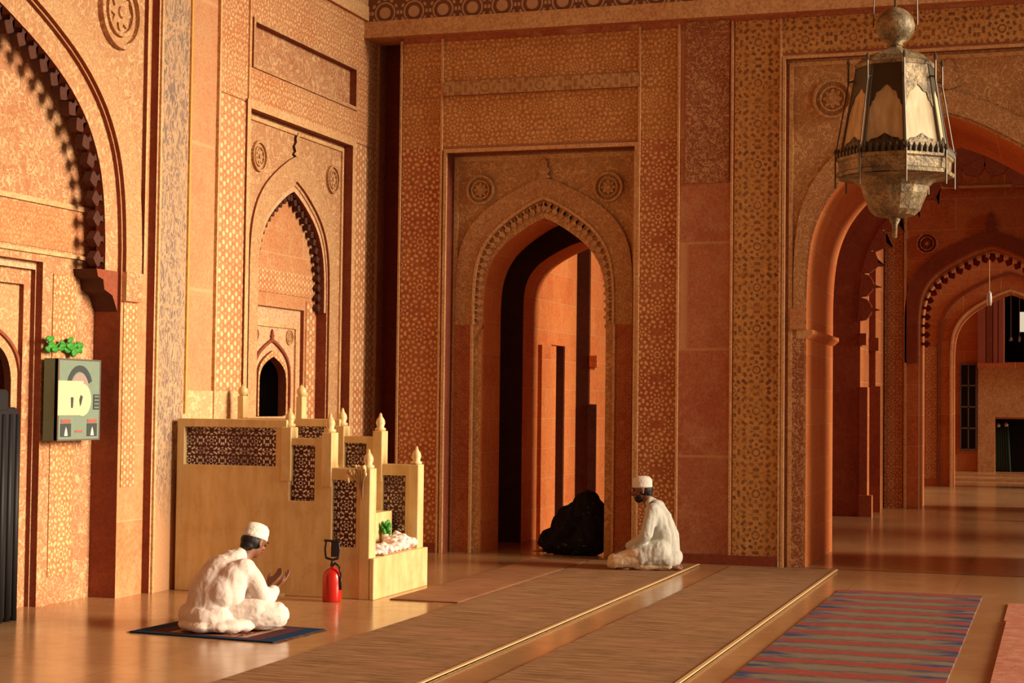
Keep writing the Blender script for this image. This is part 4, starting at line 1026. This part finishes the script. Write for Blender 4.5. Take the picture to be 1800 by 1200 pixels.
q = MB(); q.cyl((0, 0, z_(16)), (0, 0, 9.6-t.location.z), .008, .008, 8)
for s in (-1, 1): q.cyl((s*px(38), 0, z_(46)), (s*px(10), 0, 9.6-t.location.z), .004, .004, 6)
q.ob('suspension_rod', M['brass'], t)
q = MB(); q.lathe([(0, z_(250)), (px(6), z_(250)), (px(7), z_(200)), (px(5), z_(170)), (0, z_(165))], n=12); q.ob('inner_lamp', M['clear'], t)

# ---------------- small far lamps
def lamp(name, label, px_, py_, Y, L, r, top):
    c = at(px_, py_, 1, Y); t = thing(name, label, 'lamp', (c.x, Y, c.z), 0)
    MB().lathe([(0, -L), (r*.8, -L), (r, -L*.6), (r*.9, 0), (r*.4, .04), (0, .05)], n=16).ob('glass_bulb', M['clear'], t, smooth=True)
    MB().cyl((0, 0, .04), (0, 0, top-c.z), .008, .008, 6).ob('cord', M['strawedge'], t)
lamp('hanging_lamp', 'small white glass lamp on a thin cord in front of the inner arch', 1739, 516, 29.2, .2, .045, 9.6)
lamp('hanging_lamp', 'tiny far glass lamp, left one of the pair in the dark upper recess', 1777, 595, 42.5, .06, .045, 4.6)
lamp('hanging_lamp', 'tiny far glass lamp, right one of the pair in the dark upper recess', 1792, 594, 42.7, .1, .035, 4.6)

# ---------------- far grille and drape
gl = at(1689, 640, 1, EY); gr = at(1716, 790, 1, EY)
t = thing('iron_grille', 'dark iron barred grille panel on the far end wall', 'grille', (gl.x, EY-.02, gr.z))
w_, h_ = gr.x-gl.x, gl.z-gr.z
MB().box(0, w_, -.02, .0, 0, h_).ob('dark_panel', M['nearblack'], t)
b = MB()
for k in range(5): b.box(0, w_, -.05, -.02, h_*k/4-.02, h_*k/4+.02)
for k in range(3): b.box(w_*k/2-.015, w_*k/2+.015, -.05, -.02, 0, h_)
b.ob('bars', M['bronzegr'], t)
t = thing('green_drape', 'dark green cloth drape hanging in the low far doorway', 'drape', (-1.35, EY+.25, .02))
b = MB()
for k in range(6): b.cyl((-.13+.06*k, 0, .02), (-.13+.05*k, 0, 1.25), .05, .035, 10)
b.ob('drape_folds', M['greencloth'], t, smooth=True)
for a, z in ((-.08, 1.2), (.1, 1.22)): MB().ell((a, -.03, z), (.05, .04, .06)).ob('tie_knot', M['silver'], t, smooth=True)

# ================================================================== LIGHT
w = bpy.data.worlds.new('daylight'); SC.world = w; w.use_nodes = True
bg = w.node_tree.nodes['Background']; bg.inputs[0].default_value = (1.0, .86, .60, 1); bg.inputs[1].default_value = .8
def sun(name, d, e, col, ang):
    l = bpy.data.lights.new(name, 'SUN'); l.energy = e; l.color = col; l.angle = math.radians(ang)
    o = bpy.data.objects.new(name, l); COL.objects.link(o); o.rotation_euler = Vector(d).to_track_quat('-Z', 'Y').to_euler(); return o
sun('low_sun', (-1, -.03, -.27), 8.2, (1.0, .82, .60), 24)

SC.view_settings.view_transform = 'Standard'; SC.view_settings.look = 'None'
SC.view_settings.exposure = -.18; SC.view_settings.gamma = 1; SC.view_settings.use_curve_mapping = False
SC.cycles.max_bounces = 8; SC.cycles.diffuse_bounces = 6; SC.cycles.glossy_bounces = 4
SC.cycles.use_denoising = True; SC.cycles.sample_clamp_indirect = 6
SC.cycles.use_adaptive_sampling = True
